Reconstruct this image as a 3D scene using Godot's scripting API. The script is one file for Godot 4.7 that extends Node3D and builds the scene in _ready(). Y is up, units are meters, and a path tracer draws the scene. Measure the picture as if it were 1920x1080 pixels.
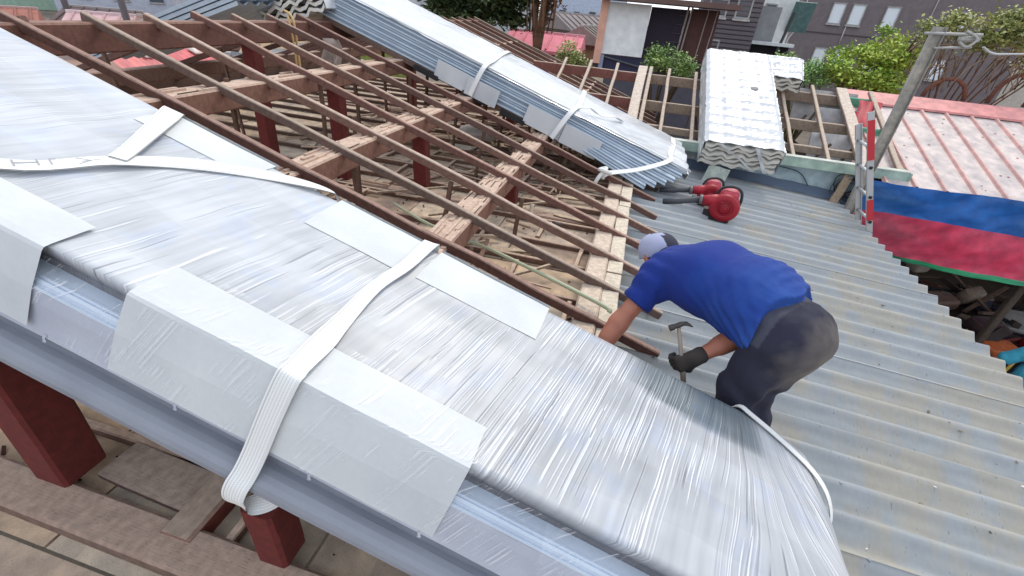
extends Node3D
# World: x runs down the roof slope (right), y up, -z along the purlins. The eye is near the origin.
const A := 0.3217784          # pitch of the old roof
const H := 1.46               # eye height over the rafter plane
const GROUND := -4.6
var rng := RandomNumberGenerator.new()
var M := {}
var roof_t: Transform3D
var noise := FastNoiseLite.new()

# ---------------------------------------------------------------- helpers
func lin(r: float, g: float, b: float) -> Color:
	return Color(r / 255.0, g / 255.0, b / 255.0).srgb_to_linear()

func col(r: float, g: float, b: float) -> Color:
	return Color(r / 255.0, g / 255.0, b / 255.0)

func v3(x: float, y: float, p: float) -> Vector3:
	return Vector3(x, y, -p)

func rf(s: float, p: float, n: float = 0.0) -> Vector3:      # a point on the roof slope: s down, p along, n off it
	return roof_t * Vector3(s, n, -p)

func unique(parent: Node, called: String) -> String:
	if not parent.has_node(NodePath(called)):
		return called
	var k := 1
	while parent.has_node(NodePath("%s_%03d" % [called, k])):
		k += 1
	return "%s_%03d" % [called, k]

func put(parent: Node, o: Node, called: String) -> Node:
	o.name = unique(parent, called)
	parent.add_child(o, true)
	return o

func tag(o: Node, label: String, category: String, group: String = "") -> void:
	o.set_meta("label", label)
	o.set_meta("category", category)
	if group != "":
		o.set_meta("group", group)

func thing(called: String, label: String, category: String, at: Vector3 = Vector3.ZERO, group: String = "") -> Node3D:
	var o := Node3D.new()
	o.position = at
	put(self, o, called)
	tag(o, label, category, group)
	return o

func show_mesh(parent: Node, called: String, mesh: Mesh, m: Material, t: Transform3D = Transform3D()) -> MeshInstance3D:
	var o := MeshInstance3D.new()
	o.mesh = mesh
	o.material_override = m
	o.transform = t
	put(parent, o, called)
	return o

func begin(flat: bool = true) -> SurfaceTool:
	var st := SurfaceTool.new()
	st.begin(Mesh.PRIMITIVE_TRIANGLES)
	st.set_smooth_group(-1 if flat else 0)
	st.set_color(Color.WHITE)
	return st

func done(st: SurfaceTool) -> ArrayMesh:
	st.generate_normals()
	return st.commit()

func vtx(st: SurfaceTool, p: Vector3, uv: Vector2) -> void:
	st.set_uv(uv)
	st.add_vertex(p)

# corners run clockwise seen from the front
func quad(st: SurfaceTool, a: Vector3, b: Vector3, c: Vector3, d: Vector3) -> void:
	var u := (b - a).length()
	var v := (d - a).length()
	vtx(st, a, Vector2(0, 0)); vtx(st, b, Vector2(u, 0)); vtx(st, c, Vector2(u, v))
	vtx(st, a, Vector2(0, 0)); vtx(st, c, Vector2(u, v)); vtx(st, d, Vector2(0, v))

func box(st: SurfaceTool, t: Transform3D, size: Vector3) -> void:
	var h := size * 0.5
	var p := []
	for i in 8:
		p.append(t * Vector3(h.x * (1 if i & 1 else -1), h.y * (1 if i & 2 else -1), h.z * (1 if i & 4 else -1)))
	quad(st, p[2], p[3], p[7], p[6]); quad(st, p[6], p[7], p[5], p[4]); quad(st, p[3], p[2], p[0], p[1])
	quad(st, p[7], p[3], p[1], p[5]); quad(st, p[2], p[6], p[4], p[0]); quad(st, p[4], p[5], p[1], p[0])

# a sawn timber: x along its length from 0, top face at y = 0, chamfered edges, slightly crooked
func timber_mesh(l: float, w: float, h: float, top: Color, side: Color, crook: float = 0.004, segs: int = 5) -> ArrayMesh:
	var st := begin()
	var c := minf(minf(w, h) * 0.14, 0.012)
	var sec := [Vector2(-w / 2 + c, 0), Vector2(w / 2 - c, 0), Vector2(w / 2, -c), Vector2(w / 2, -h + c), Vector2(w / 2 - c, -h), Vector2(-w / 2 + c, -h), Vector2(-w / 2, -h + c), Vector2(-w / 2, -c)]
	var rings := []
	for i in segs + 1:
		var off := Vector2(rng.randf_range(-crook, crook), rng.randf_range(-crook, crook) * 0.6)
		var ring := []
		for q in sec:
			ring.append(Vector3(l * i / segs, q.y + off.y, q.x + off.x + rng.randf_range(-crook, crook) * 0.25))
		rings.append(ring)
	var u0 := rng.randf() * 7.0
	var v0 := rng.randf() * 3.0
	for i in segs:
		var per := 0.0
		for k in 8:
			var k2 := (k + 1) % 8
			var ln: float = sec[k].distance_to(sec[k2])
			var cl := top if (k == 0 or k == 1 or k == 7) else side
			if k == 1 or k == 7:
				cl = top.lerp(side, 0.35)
			st.set_color(cl)
			var ua := u0 + l * i / segs
			var ub := u0 + l * (i + 1) / segs
			var a: Vector3 = rings[i][k]
			var b: Vector3 = rings[i][k2]
			var cc: Vector3 = rings[i + 1][k2]
			var d: Vector3 = rings[i + 1][k]
			vtx(st, a, Vector2(ua, v0 + per)); vtx(st, d, Vector2(ub, v0 + per)); vtx(st, cc, Vector2(ub, v0 + per + ln))
			vtx(st, a, Vector2(ua, v0 + per)); vtx(st, cc, Vector2(ub, v0 + per + ln)); vtx(st, b, Vector2(ua, v0 + per + ln))
			per += ln
	st.set_color(side.lerp(top, 0.3))
	for e in 2:
		var ring: Array = rings[0 if e == 0 else segs]
		for k in range(1, 7):
			var tri := [ring[0], ring[k], ring[k + 1]] if e == 0 else [ring[0], ring[k + 1], ring[k]]
			for q in tri:
				vtx(st, q, Vector2(q.z, q.y))
	return done(st)

# basis whose x runs from a to b and whose y is as near `up` as it can be
func along(a: Vector3, b: Vector3, up: Vector3 = Vector3.UP) -> Transform3D:
	var x := (b - a).normalized()
	var z := x.cross(up)
	if z.length() < 0.001:
		z = x.cross(Vector3.RIGHT)
	z = z.normalized()
	return Transform3D(Basis(x, z.cross(x), z), a)

func timber(parent: Node, called: String, a: Vector3, b: Vector3, w: float, h: float, top: Color, side: Color, up: Vector3 = Vector3.UP, crook: float = 0.004, m: Material = null) -> MeshInstance3D:
	return show_mesh(parent, called, timber_mesh(a.distance_to(b), w, h, top, side, crook), M.wood if m == null else m, along(a, b, up))

func tube(st: SurfaceTool, pts: Array, radii: Array, sides: int = 8, cap: bool = true) -> void:
	var rings := []
	var side := Vector3.ZERO
	for i in pts.size():
		var d: Vector3 = (pts[mini(i + 1, pts.size() - 1)] - pts[maxi(i - 1, 0)]).normalized()
		if side == Vector3.ZERO:
			side = d.cross(Vector3.UP)
			if side.length() < 0.05:
				side = d.cross(Vector3.RIGHT)
		side = (side - d * side.dot(d)).normalized()
		var up := d.cross(side)
		var ring := []
		for k in sides:
			var an := TAU * k / sides
			ring.append(pts[i] + (side * cos(an) + up * sin(an)) * float(radii[i]))
		rings.append(ring)
	var u := 0.0
	for i in pts.size() - 1:
		var un: float = u + pts[i].distance_to(pts[i + 1])
		for k in sides:
			var k2 := (k + 1) % sides
			var va := float(k) / sides * 0.2
			var vb := float(k + 1) / sides * 0.2
			vtx(st, rings[i][k], Vector2(u, va)); vtx(st, rings[i][k2], Vector2(u, vb)); vtx(st, rings[i + 1][k2], Vector2(un, vb))
			vtx(st, rings[i][k], Vector2(u, va)); vtx(st, rings[i + 1][k2], Vector2(un, vb)); vtx(st, rings[i + 1][k], Vector2(un, va))
		u = un
	if cap:
		for e in 2:
			var ring: Array = rings[0 if e == 0 else pts.size() - 1]
			var mid: Vector3 = pts[0 if e == 0 else pts.size() - 1]
			for k in sides:
				var k2 := (k + 1) % sides
				var tri := [mid, ring[k2], ring[k]] if e == 0 else [mid, ring[k], ring[k2]]
				for q in tri:
					vtx(st, q, Vector2(0, 0))

func fill(n: int, r: float) -> Array:
	var a := []
	for i in n:
		a.append(r)
	return a

func smooth_path(pts: Array, per: int = 6) -> Array:
	var c := Curve3D.new()
	for i in pts.size():
		var t: Vector3 = (pts[mini(i + 1, pts.size() - 1)] - pts[maxi(i - 1, 0)]) / 6.0
		c.add_point(pts[i], -t, t)
	var out := []
	var n := (pts.size() - 1) * per
	for i in n + 1:
		var f := float(i) / per
		var k := mini(int(f), pts.size() - 2)
		out.append(c.sample(k, f - k))
	return out

# a closed grid surface: f(u, v) over [0,1] squared
func sheet(st: SurfaceTool, nu: int, nv: int, f: Callable, uv = null, tint = null) -> void:
	var pts := []
	for j in nv + 1:
		var row := []
		for i in nu + 1:
			row.append(f.call(float(i) / nu, float(j) / nv))
		pts.append(row)
	for j in nv:
		for i in nu:
			for k in [[0, 0], [1, 0], [1, 1], [0, 0], [1, 1], [0, 1]]:
				var uu := float(i + k[0]) / nu
				var vv := float(j + k[1]) / nv
				if tint != null:
					st.set_color(tint.call(uu, vv))
				st.set_uv(uv.call(uu, vv) if uv != null else Vector2(uu, vv))
				st.add_vertex(pts[j + k[1]][i + k[0]])

func flat_mat(c: Color, rough: float = 0.8, metal: float = 0.0) -> StandardMaterial3D:
	var m := StandardMaterial3D.new()
	m.albedo_color = c
	m.roughness = rough
	m.metallic = metal
	m.cull_mode = BaseMaterial3D.CULL_DISABLED
	return m

func vertex_mat(rough: float = 0.85, tex: Texture2D = null, normal: Texture2D = null, scale: Vector3 = Vector3.ONE, bump: float = 1.0) -> StandardMaterial3D:
	var m := flat_mat(Color.WHITE, rough)
	m.vertex_color_use_as_albedo = true
	if tex:
		m.albedo_texture = tex
		m.uv1_scale = scale
	if normal:
		m.normal_enabled = true
		m.normal_texture = normal
		m.normal_scale = bump
	return m

func tri_mat(c: Color, rough: float, tex: Texture2D, scale: float, metal: float = 0.0, normal: Texture2D = null, bump: float = 1.0) -> StandardMaterial3D:
	var m := flat_mat(c, rough, metal)
	m.albedo_texture = tex
	m.uv1_triplanar = true
	m.uv1_world_triplanar = true
	m.uv1_scale = Vector3.ONE * scale
	if normal:
		m.normal_enabled = true
		m.normal_texture = normal
		m.normal_scale = bump
	return m

# ---------------------------------------------------------------- textures
func noise_of(seed_: int, freq: float, oct: int = 4) -> FastNoiseLite:
	var n := FastNoiseLite.new()
	n.seed = seed_
	n.noise_type = FastNoiseLite.TYPE_SIMPLEX_SMOOTH
	n.frequency = freq
	n.fractal_octaves = oct
	return n

func to_tex(im: Image) -> ImageTexture:
	im.generate_mipmaps()
	return ImageTexture.create_from_image(im)

func make_tex(w: int, h: int, f: Callable) -> Image:
	var im := Image.create(w, h, false, Image.FORMAT_RGB8)
	for y in h:
		for x in w:
			im.set_pixel(x, y, f.call(x, y))
	return im

func normal_of(im: Image, strength: float) -> ImageTexture:
	var n: Image = im.duplicate()
	n.convert(Image.FORMAT_RGBA8)
	n.bump_map_to_normal_map(strength)
	return to_tex(n)

func make_materials() -> void:
	var n1 := noise_of(11, 0.02)
	var n2 := noise_of(12, 0.11, 3)
	var n3 := noise_of(13, 0.006, 3)
	# wood grain: long in u
	var grain := make_tex(512, 256, func(x, y):
		var g: float = 0.5 + 0.5 * n2.get_noise_2d(x * 0.12, y * 3.0)
		var k: float = n1.get_noise_2d(x * 1.6, y * 1.4)
		var d: float = n2.get_noise_2d(x * 0.5 + 900.0, y * 5.0)
		var v: float = 0.88 + 0.12 * (g - 0.5) + 0.12 * k - 0.14 * smoothstep(0.40, 0.6, d)
		return Color(v, v * 0.985, v * 0.965))
	M.grain = to_tex(grain)
	M.wood = vertex_mat(0.85, M.grain, normal_of(grain, 3.0), Vector3(1.1, 2.2, 1), 0.7)
	# dust and dirt blotches
	var blot := make_tex(512, 512, func(x, y):
		var a: float = n1.get_noise_2d(x, y) * 0.5 + n3.get_noise_2d(x * 1.5, y * 1.5) * 0.6
		var s: float = n2.get_noise_2d(x * 2.0, y * 2.0)
		var v: float = clampf(0.86 + 0.20 * a + 0.06 * s, 0.0, 1.0)
		if s > 0.55:
			v *= 0.72
		return Color(v, v * (0.985 - 0.02 * a), v * (0.96 - 0.05 * a)))
	M.blot = to_tex(blot)
	M.blot_n = normal_of(blot, 2.0)
	M.dusty = vertex_mat(0.95, M.blot, M.blot_n, Vector3(0.9, 0.9, 1), 0.6)
	var soft := make_tex(512, 512, func(x, y):
		var a: float = n3.get_noise_2d(x * 1.5 + 300.0, y * 1.5) * 0.6 + n1.get_noise_2d(x * 0.8, y * 0.8) * 0.4
		var v: float = clampf(0.93 + 0.10 * a + 0.02 * n2.get_noise_2d(x * 2.0, y * 2.0), 0.0, 1.0)
		return Color(v, v, v * (1.0 - 0.02 * a)))
	M.soft = to_tex(soft)
	# fibre sheet of the lean-to: grey, with tan dust that lies in blotches
	var c1 := noise_of(31, 0.009, 3)
	var c2 := noise_of(32, 0.05, 4)
	var corr := make_tex(1024, 1024, func(x, y):
		var dust: float = smoothstep(-0.25, 0.45, c1.get_noise_2d(x * 0.9 + y * 0.45, y * 1.2) + 0.35 * c2.get_noise_2d(x, y) + (float(x) - 330.0) / 1300.0 - 0.14 + lerpf(0.28, -0.30, float(y) / 1023.0))
		var sp: float = c2.get_noise_2d(x * 3.0, y * 3.0)
		var v: float = 1.0 + 0.05 * c2.get_noise_2d(x * 0.3, y * 2.0) + 0.03 * sp
		if sp > 0.6:
			v *= 0.8
		return Color(0.575 * v, 0.595 * v, 0.61 * v).lerp(Color(0.62 * v, 0.60 * v, 0.555 * v), dust * 0.75))
	M.corr = flat_mat(Color.WHITE, 0.62)
	M.corr.albedo_texture = to_tex(corr)
	M.corr.uv1_scale = Vector3(0.24, 0.13, 1)
	M.corr.metallic_specular = 0.35
	# stretch film: fine lines across the bundle
	var f1 := noise_of(41, 0.35, 2)
	var f2 := noise_of(42, 0.06, 3)
	var f3 := noise_of(43, 0.006, 3)
	var fw := 2048
	var fh := 320
	var base_v := PackedFloat32Array()
	var ink := PackedFloat32Array()      # > 0 pale line, < 0 dark line
	var blue := PackedFloat32Array()
	base_v.resize(fw * fh)
	ink.resize(fw * fh)
	blue.resize(fw * fh)
	var soft_lines := FastNoiseLite.new()
	soft_lines.seed = 47
	soft_lines.frequency = 0.05
	for y in fh:
		for x in fw:
			var right: float = smoothstep(900.0, 1350.0, float(x))
			var big: float = f3.get_noise_2d(x * 0.9, y * 2.0)
			var haze: float = f2.get_noise_2d(x * 0.9, y * 0.10)
			var seam: float = 0.018 if fposmod(float(y) + 14.0 * f3.get_noise_2d(x * 0.4, 5.0), 118.0) < 60.0 else 0.0
			base_v[y * fw + x] = lerpf(0.775, 0.70, right) + 0.045 * big + 0.05 * haze + seam
			blue[y * fw + x] = smoothstep(0.12, 0.5, f3.get_noise_2d(x * 1.2 + 2000.0, y * 2.2))
	var lr := RandomNumberGenerator.new()
	lr.seed = 991
	var xx := 0.0
	while xx < fw:
		var right: float = smoothstep(950.0, 1350.0, xx)
		var rows := 3 if right > 0.3 else 2
		for k in rows:
			var y0: float = fh * (k + lr.randf_range(-0.25, 0.35)) / rows
			var ln: float = fh * lr.randf_range(0.10, 0.55) * lerpf(0.8, 1.0, right)
			var dens: float = smoothstep(-0.30, 0.15, f3.get_noise_2d(xx * 1.4 + 400.0, y0 * 2.4 + 90.0))
			if lr.randf() > dens * lerpf(0.75, 1.0, right):
				continue
			var amp: float = lr.randf_range(0.35, 1.0) * (1.0 if lr.randf() < lerpf(0.66, 0.80, right) else -0.8)
			var drift: float = lr.randf_range(-0.02, 0.02)
			var wd: float = lr.randf_range(0.45, 0.95) + (lr.randf_range(0.0, 1.4) if lr.randf() < 0.10 else 0.0)
			for j in int(ln):
				var y := int(y0) + j
				if y < 0 or y >= fh:
					continue
				var f: float = minf(minf(j / 18.0, (ln - j) / 18.0), 1.0)
				var cx: float = xx + drift * j
				for q in range(int(cx) - 2, int(cx) + 4):
					var i2 := y * fw + posmod(q, fw)
					var c: float = clampf(wd + 0.5 - absf(q - cx), 0.0, 1.0) * f * amp
					ink[i2] = c if absf(c) > absf(ink[i2]) else ink[i2]
					var side_v: float = clampf(1.0 - absf(q - cx - wd - 1.0), 0.0, 1.0) * f * amp * -0.45
					if absf(side_v) > absf(ink[i2]):
						ink[i2] = side_v
		xx += lr.randf_range(2.4, 4.6) * lerpf(1.35, 1.0, right)
	var hm := Image.create(fw, fh, false, Image.FORMAT_RGB8)
	var fl := Image.create(fw, fh, false, Image.FORMAT_RGB8)
	for y in fh:
		for x in fw:
			var i := y * fw + x
			var t: float = base_v[i]
			var v: float = clampf(0.5 + 0.4 * ink[i], 0.0, 1.0)
			hm.set_pixel(x, y, Color(v, v, v))
			var c := Color(t * 0.985, t * 0.998, t * 1.012).lerp(Color(t * 0.92, t * 0.975, t * 1.08), blue[i] * 0.38)
			if ink[i] > 0.0:
				c = c.lerp(Color(0.94, 0.945, 0.95), ink[i] * 0.85)
			else:
				c = c.lerp(Color(0.40, 0.41, 0.45), -ink[i] * 0.7)
			fl.set_pixel(x, y, c)
	M.film = flat_mat(Color.WHITE, 0.36)
	M.film.albedo_texture = to_tex(fl)
	M.film.vertex_color_use_as_albedo = true
	M.film.normal_enabled = true
	M.film.normal_texture = normal_of(hm, 5.0)
	M.film.normal_scale = 0.3
	M.film.metallic_specular = 0.42
	# a clear outer layer: pale lines, else nearly nothing
	var ow := Image.create(1024, 128, false, Image.FORMAT_RGBA8)
	for y in 128:
		for x in 1024:
			var on: float = smoothstep(-0.05, 0.35, f3.get_noise_2d(x * 2.2 + 700.0, y * 4.0))
			var l: float = smoothstep(0.18, 0.5, f1.get_noise_2d(x * 0.8 + 50.0, y * 0.03) + 0.3 * f2.get_noise_2d(x * 1.5, y * 0.2)) * on
			ow.set_pixel(x, y, Color(0.93, 0.94, 0.96, 0.03 + 0.42 * l))
	M.clear = flat_mat(Color.WHITE, 0.3)
	M.clear.albedo_texture = to_tex(ow)
	M.clear.transparency = BaseMaterial3D.TRANSPARENCY_ALPHA
	# other surfaces
	M.board = tri_mat(col(213, 217, 219), 0.75, M.soft, 0.35)
	var weave := make_tex(128, 64, func(x, y):
		var v: float = 0.93 + 0.05 * sin(y * 0.785) + 0.035 * sin(x * 0.785 + (PI if (y / 4) % 2 else 0.0))
		if absi(y - 6) < 2 or absi(y - 58) < 2:
			v -= 0.10
		return Color(v, v, v * 0.99))
	M.webbing = flat_mat(col(238, 239, 240), 0.85)
	M.webbing.albedo_texture = to_tex(weave)
	M.webbing.uv1_scale = Vector3(9.0, 16.6, 1)
	M.webbing.normal_enabled = true
	M.webbing.normal_texture = normal_of(weave, 3.0)
	M.zinc = tri_mat(col(192, 198, 212), 0.42, M.soft, 0.5)
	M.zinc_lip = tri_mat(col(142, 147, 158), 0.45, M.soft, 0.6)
	M.rib = tri_mat(col(205, 218, 234), 0.32, M.soft, 0.5)
	M.slate = tri_mat(col(182, 197, 212), 0.4, M.soft, 0.6)
	M.packwhite = tri_mat(col(211, 215, 220), 0.24, M.soft, 0.6)
	M.stone = tri_mat(col(212, 216, 220), 0.9, M.soft, 0.3)
	M.far = vertex_mat(0.85, M.soft, null, Vector3(0.4, 0.4, 1))
	M.wall = vertex_mat(0.9, M.blot, M.blot_n, Vector3(0.6, 0.6, 1), 0.5)
	M.paint = vertex_mat(0.55, M.blot, null, Vector3(0.6, 0.6, 1))
	M.plain = vertex_mat(0.6)
	M.leaf = vertex_mat(0.55)
	M.leaf.backlight_enabled = true
	M.leaf.backlight = Color(0.10, 0.14, 0.03)
	M.cloth = vertex_mat(0.92)
	M.skin = vertex_mat(0.5)
	M.alu = flat_mat(col(188, 190, 192), 0.38, 0.35)
	M.glass = flat_mat(col(70, 84, 96), 0.12)
	M.pane = flat_mat(col(214, 222, 230), 0.25)
	M.steel = vertex_mat(0.45, M.blot, null, Vector3(1.5, 1.5, 1))
	M.black = flat_mat(col(34, 34, 38), 0.5)

func _ready() -> void:
	rng.seed = 20240
	noise.seed = 7
	roof_t = Transform3D(Basis(Vector3(cos(A), -sin(A), 0), Vector3(sin(A), cos(A), 0), Vector3(0, 0, 1)), Vector3(-H * sin(A), -H * cos(A), 0))
	# camera
	var cam := Camera3D.new()
	cam.transform = Transform3D(Vector3(0.962674, 0.080703, -0.258351), Vector3(-0.202850, 0.847061, -0.491263), Vector3(0.179193, 0.525332, 0.831815), Vector3.ZERO)
	cam.fov = 64.66
	cam.near = 0.05
	cam.far = 600.0
	put(self, cam, "camera")
	# sky, sun, exposure: bright overcast
	var env := Environment.new()
	env.background_mode = Environment.BG_SKY
	var sk := ProceduralSkyMaterial.new()
	sk.sky_top_color = Color(0.82, 0.85, 0.90)
	sk.sky_horizon_color = Color(0.93, 0.94, 0.96)
	sk.sky_curve = 0.25
	sk.ground_horizon_color = Color(0.70, 0.70, 0.69)
	sk.ground_bottom_color = Color(0.35, 0.34, 0.33)
	sk.sky_energy_multiplier = 1.1
	env.sky = Sky.new()
	env.sky.sky_material = sk
	env.tonemap_mode = Environment.TONE_MAPPER_LINEAR
	env.tonemap_exposure = 1.37
	env.sdfgi_enabled = true
	env.ssao_enabled = true
	env.ssil_enabled = true
	var we := WorldEnvironment.new()
	we.environment = env
	put(self, we, "world_environment")
	var sun := DirectionalLight3D.new()
	sun.light_color = Color(1.0, 0.97, 0.92)
	sun.light_energy = 0.5
	sun.light_angular_distance = 18.0
	sun.shadow_enabled = true
	sun.rotation_degrees = Vector3(-50, 165, 0)
	put(self, sun, "sun")
	make_materials()
	make_ground()
	make_old_roof()
	make_lean_to()
	make_wing()
	make_neighbour()
	make_background()
	make_trees()
	make_front_bundle()
	make_middle_bundle()
	make_white_bundles()
	make_blowers()
	make_ladder()
	make_debris()
	make_people()

# ---------------------------------------------------------------- ground
func make_ground() -> void:
	var st := begin()
	st.set_color(lin(128, 120, 110))
	sheet(st, 40, 40, func(u, v): return Vector3(-160 + 320 * u, GROUND + 0.05 * sin(u * 70) * cos(v * 50), 40 - 280 * v), func(u, v): return Vector2(u, v) * 60)
	var g := show_mesh(self, "ground", done(st), M.dusty)
	g.set_meta("kind", "structure")

# ---------------------------------------------------------------- the stripped roof
const PURLIN_S := [-2.455, -1.50, -0.50]
const CEIL := -1.765

func make_old_roof() -> void:
	var dust := lin(214, 190, 174)
	var dust2 := lin(190, 164, 150)
	var brown := lin(126, 94, 86)
	var dark := lin(114, 84, 76)
	var red := lin(112, 42, 36)
	var n_up := Vector3(sin(A), cos(A), 0)
	var n_up2 := Vector3(-sin(A), cos(A), 0)
	var o := thing("timber_roof_frame", "stripped old timber roof of brown rafters over dusty purlins, red posts and ceiling boards", "roof frame")
	# rafters of the near slope
	var variants := []
	for k in 6:
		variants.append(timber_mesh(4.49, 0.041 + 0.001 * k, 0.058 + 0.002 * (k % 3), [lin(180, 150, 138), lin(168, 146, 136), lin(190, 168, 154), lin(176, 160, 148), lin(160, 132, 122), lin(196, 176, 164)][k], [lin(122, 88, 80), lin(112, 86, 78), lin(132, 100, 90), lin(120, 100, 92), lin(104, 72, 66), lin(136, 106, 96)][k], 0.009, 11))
	for k in range(-3, 20):
		var p := 2.314 + 0.461 * k + (0.0 if k < 3 else rng.randf_range(-0.02, 0.02))
		var a := rf(-3.53 + rng.randf_range(-0.02, 0.03), p)
		var b := rf(0.96 if k > 0 else [0.96, 0.96, 0.96, 1.02][k + 3], p)
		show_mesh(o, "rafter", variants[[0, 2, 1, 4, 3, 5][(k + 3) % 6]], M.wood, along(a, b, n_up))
	# and of the far slope behind the ridge
	var ridge_x := -3.80
	var ridge_y := -0.272
	var var2 := timber_mesh(3.6, 0.045, 0.06, lin(140, 116, 104), dark, 0.006, 6)
	for k in range(-3, 20):
		if k in [-1, 1, 2, 4, 5, 7, 9]:
			continue
		var p := 2.37 + 0.461 * k
		var a := v3(ridge_x + 0.05, ridge_y - 0.02, p)
		show_mesh(o, "rafter", var2, M.wood, along(a, a + Vector3(-cos(A), -sin(A), 0), n_up2))
	# ridge and purlins, in lengths that meet over the posts
	var spans := [0.80, 4.23, 7.77, 11.3]
	for i in 3:
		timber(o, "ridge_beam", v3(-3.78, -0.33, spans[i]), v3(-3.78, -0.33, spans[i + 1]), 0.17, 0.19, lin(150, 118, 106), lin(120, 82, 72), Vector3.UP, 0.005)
	for s in PURLIN_S:
		for i in 3:
			var q0 := rf(s - 0.065, spans[i], -0.062)
			var q1 := rf(s - 0.065, spans[i + 1], -0.062)
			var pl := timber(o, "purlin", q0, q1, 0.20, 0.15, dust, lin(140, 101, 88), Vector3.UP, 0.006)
			eaten_top(pl, spans[i + 1] - spans[i], s > -1.0)
	for i in 3:
		var yy: float = [-1.35, -1.35, -1.35][i]
		timber(o, "purlin", v3(-5.6, -0.95, spans[i]), v3(-5.6, -0.95, spans[i + 1]), 0.12, 0.16, lin(165, 140, 128), lin(128, 98, 86))
		timber(o, "purlin", v3(-6.9, yy, spans[i]), v3(-6.9, yy, spans[i + 1]), 0.12, 0.14, lin(150, 130, 118), lin(110, 84, 74))
	# posts and tie beams in three rows
	for row in [[0.66, -1.70], [4.23, -1.735], [7.77, -1.735], [11.2, -1.735]]:
		var p: float = row[0]
		var base: float = row[1]
		var xs := [-3.78]
		var tops := [-0.53]
		for s in PURLIN_S:
			var q := rf(s - 0.075, 0, -0.062)
			xs.append(q.x)
			tops.append(q.y - 0.152)
		for k in xs.size():
			var x: float = xs[k]
			var w := 0.135
			var pp := p + 0.02
			if p < 1.0 and k == 2:
				x = -1.87; w = 0.16; pp = 0.71
			if p < 1.0 and k == 3:
				x = -0.885; w = 0.115; pp = 0.68
			timber(o, "post", v3(x, base, pp), v3(x, tops[k], pp), w, w, red, lin(106, 42, 36), Vector3(0, 0, 1), 0.004).translate_object_local(Vector3(0, w / 2, 0))
		if p > 1.0:
			timber(o, "tie_beam", v3(-7.2, base, p), v3(0.0, base, p), 0.14, 0.16, dust2, lin(118, 84, 72))
	timber(o, "tie_beam", v3(-7.2, -1.70, 0.645), v3(0.2, -1.70, 0.565), 0.15, 0.17, lin(182, 160, 146), lin(132, 108, 98), Vector3.UP, 0.006)
	timber(o, "ceiling_plank", v3(-1.76, -1.708, 0.80), v3(-1.33, -1.708, 0.775), 0.17, 0.03, lin(172, 156, 144), lin(110, 88, 80), Vector3.UP, 0.0015)
	timber(o, "tie_beam", v3(-1.27, -1.685, 0.60), v3(-1.27, -1.685, 2.6), 0.13, 0.14, lin(180, 162, 148), lin(130, 66, 56), Vector3.UP, 0.005)
	timber(o, "tie_beam", v3(-1.19, -1.72, 0.575), v3(-0.55, -1.72, 0.53), 0.05, 0.12, lin(130, 100, 95), lin(110, 62, 56))
	# wall plate along the eaves and the pale board beyond it
	var pp0 := 0.7
	while pp0 < 9.0:
		var l := rng.randf_range(1.1, 1.7)
		timber(o, "eave_plate", v3(-0.035, -1.586 + rng.randf_range(-0.006, 0.006), pp0), v3(-0.035, -1.586, pp0 + l - 0.01), 0.15, 0.12, lin(220, 204, 188), lin(160, 136, 120), Vector3.UP, 0.004)
		timber(o, "eave_board", v3(0.105, -1.60, pp0 - 0.3), v3(0.105 + rng.randf_range(-0.008, 0.008), -1.60, pp0 + l - 0.32), 0.115, 0.04, lin(222, 212, 196), lin(170, 152, 136), Vector3.UP, 0.004)
		pp0 += l
	# ceiling boards, with the joists they hang from
	var bw := 0.90
	var bp := 0.455
	var bvar := []
	for k in 8:
		var st := begin()
		st.set_color([lin(218, 200, 182), lin(222, 204, 184), lin(200, 180, 162), lin(218, 198, 178), lin(204, 190, 174), lin(196, 172, 154), lin(210, 192, 176), lin(214, 190, 166)][k])
		var uo := Vector2(rng.randf(), rng.randf()) * 5.0
		var tilt := rng.randf_range(-0.004, 0.004)
		sheet(st, 4, 3, func(u, v): return Vector3((bw - 0.012) * (u - 0.5), tilt * sin(u * 3.0) + 0.003 * sin(v * 5.0 + k) - 0.004 * absf(u - 0.5), (bp - 0.01) * (v - 0.5)), func(u, v): return uo + Vector2(u * bw, v * bp))
		box(st, Transform3D(Basis(), Vector3(0, -0.014, 0)), Vector3(bw - 0.02, 0.012, bp - 0.02))
		bvar.append(done(st))
	for j in range(-1, 25):
		for i in 8:
			var x := -0.55 - bw * i
			if x < -6.8 or (j in [13, 16] and i == 2):
				continue
			var t := Transform3D(Basis(Vector3.UP, PI if rng.randf() < 0.5 else 0.0).rotated(Vector3(0, 0, 1), rng.randf_range(-0.006, 0.006)), v3(x + (0.2 if j % 2 else 0.0), CEIL + rng.randf_range(-0.004, 0.004), 0.23 + bp * j))
			show_mesh(o, "ceiling_board", bvar[rng.randi() % 8], M.dusty, t)
	for j in range(-1, 25):
		var p := bp * j + rng.randf_range(-0.03, 0.03)
		if j == 1:
			continue
		var jx0 := -3.6 + rng.randf_range(-0.2, 0.2)
		timber(o, "ceiling_joist", v3(jx0, CEIL + 0.052, p), v3(-0.11, CEIL + 0.05, p + rng.randf_range(-0.04, 0.04)), 0.038, 0.05, lin(200, 176, 158), lin(122, 94, 82), Vector3.UP, 0.008)
		if j > 4:
			timber(o, "ceiling_joist", v3(-7.0, CEIL + 0.052, p + 0.05), v3(jx0 - 0.05, CEIL + 0.05, p), 0.038, 0.05, lin(150, 128, 112), lin(90, 70, 60), Vector3.UP, 0.008)
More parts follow.
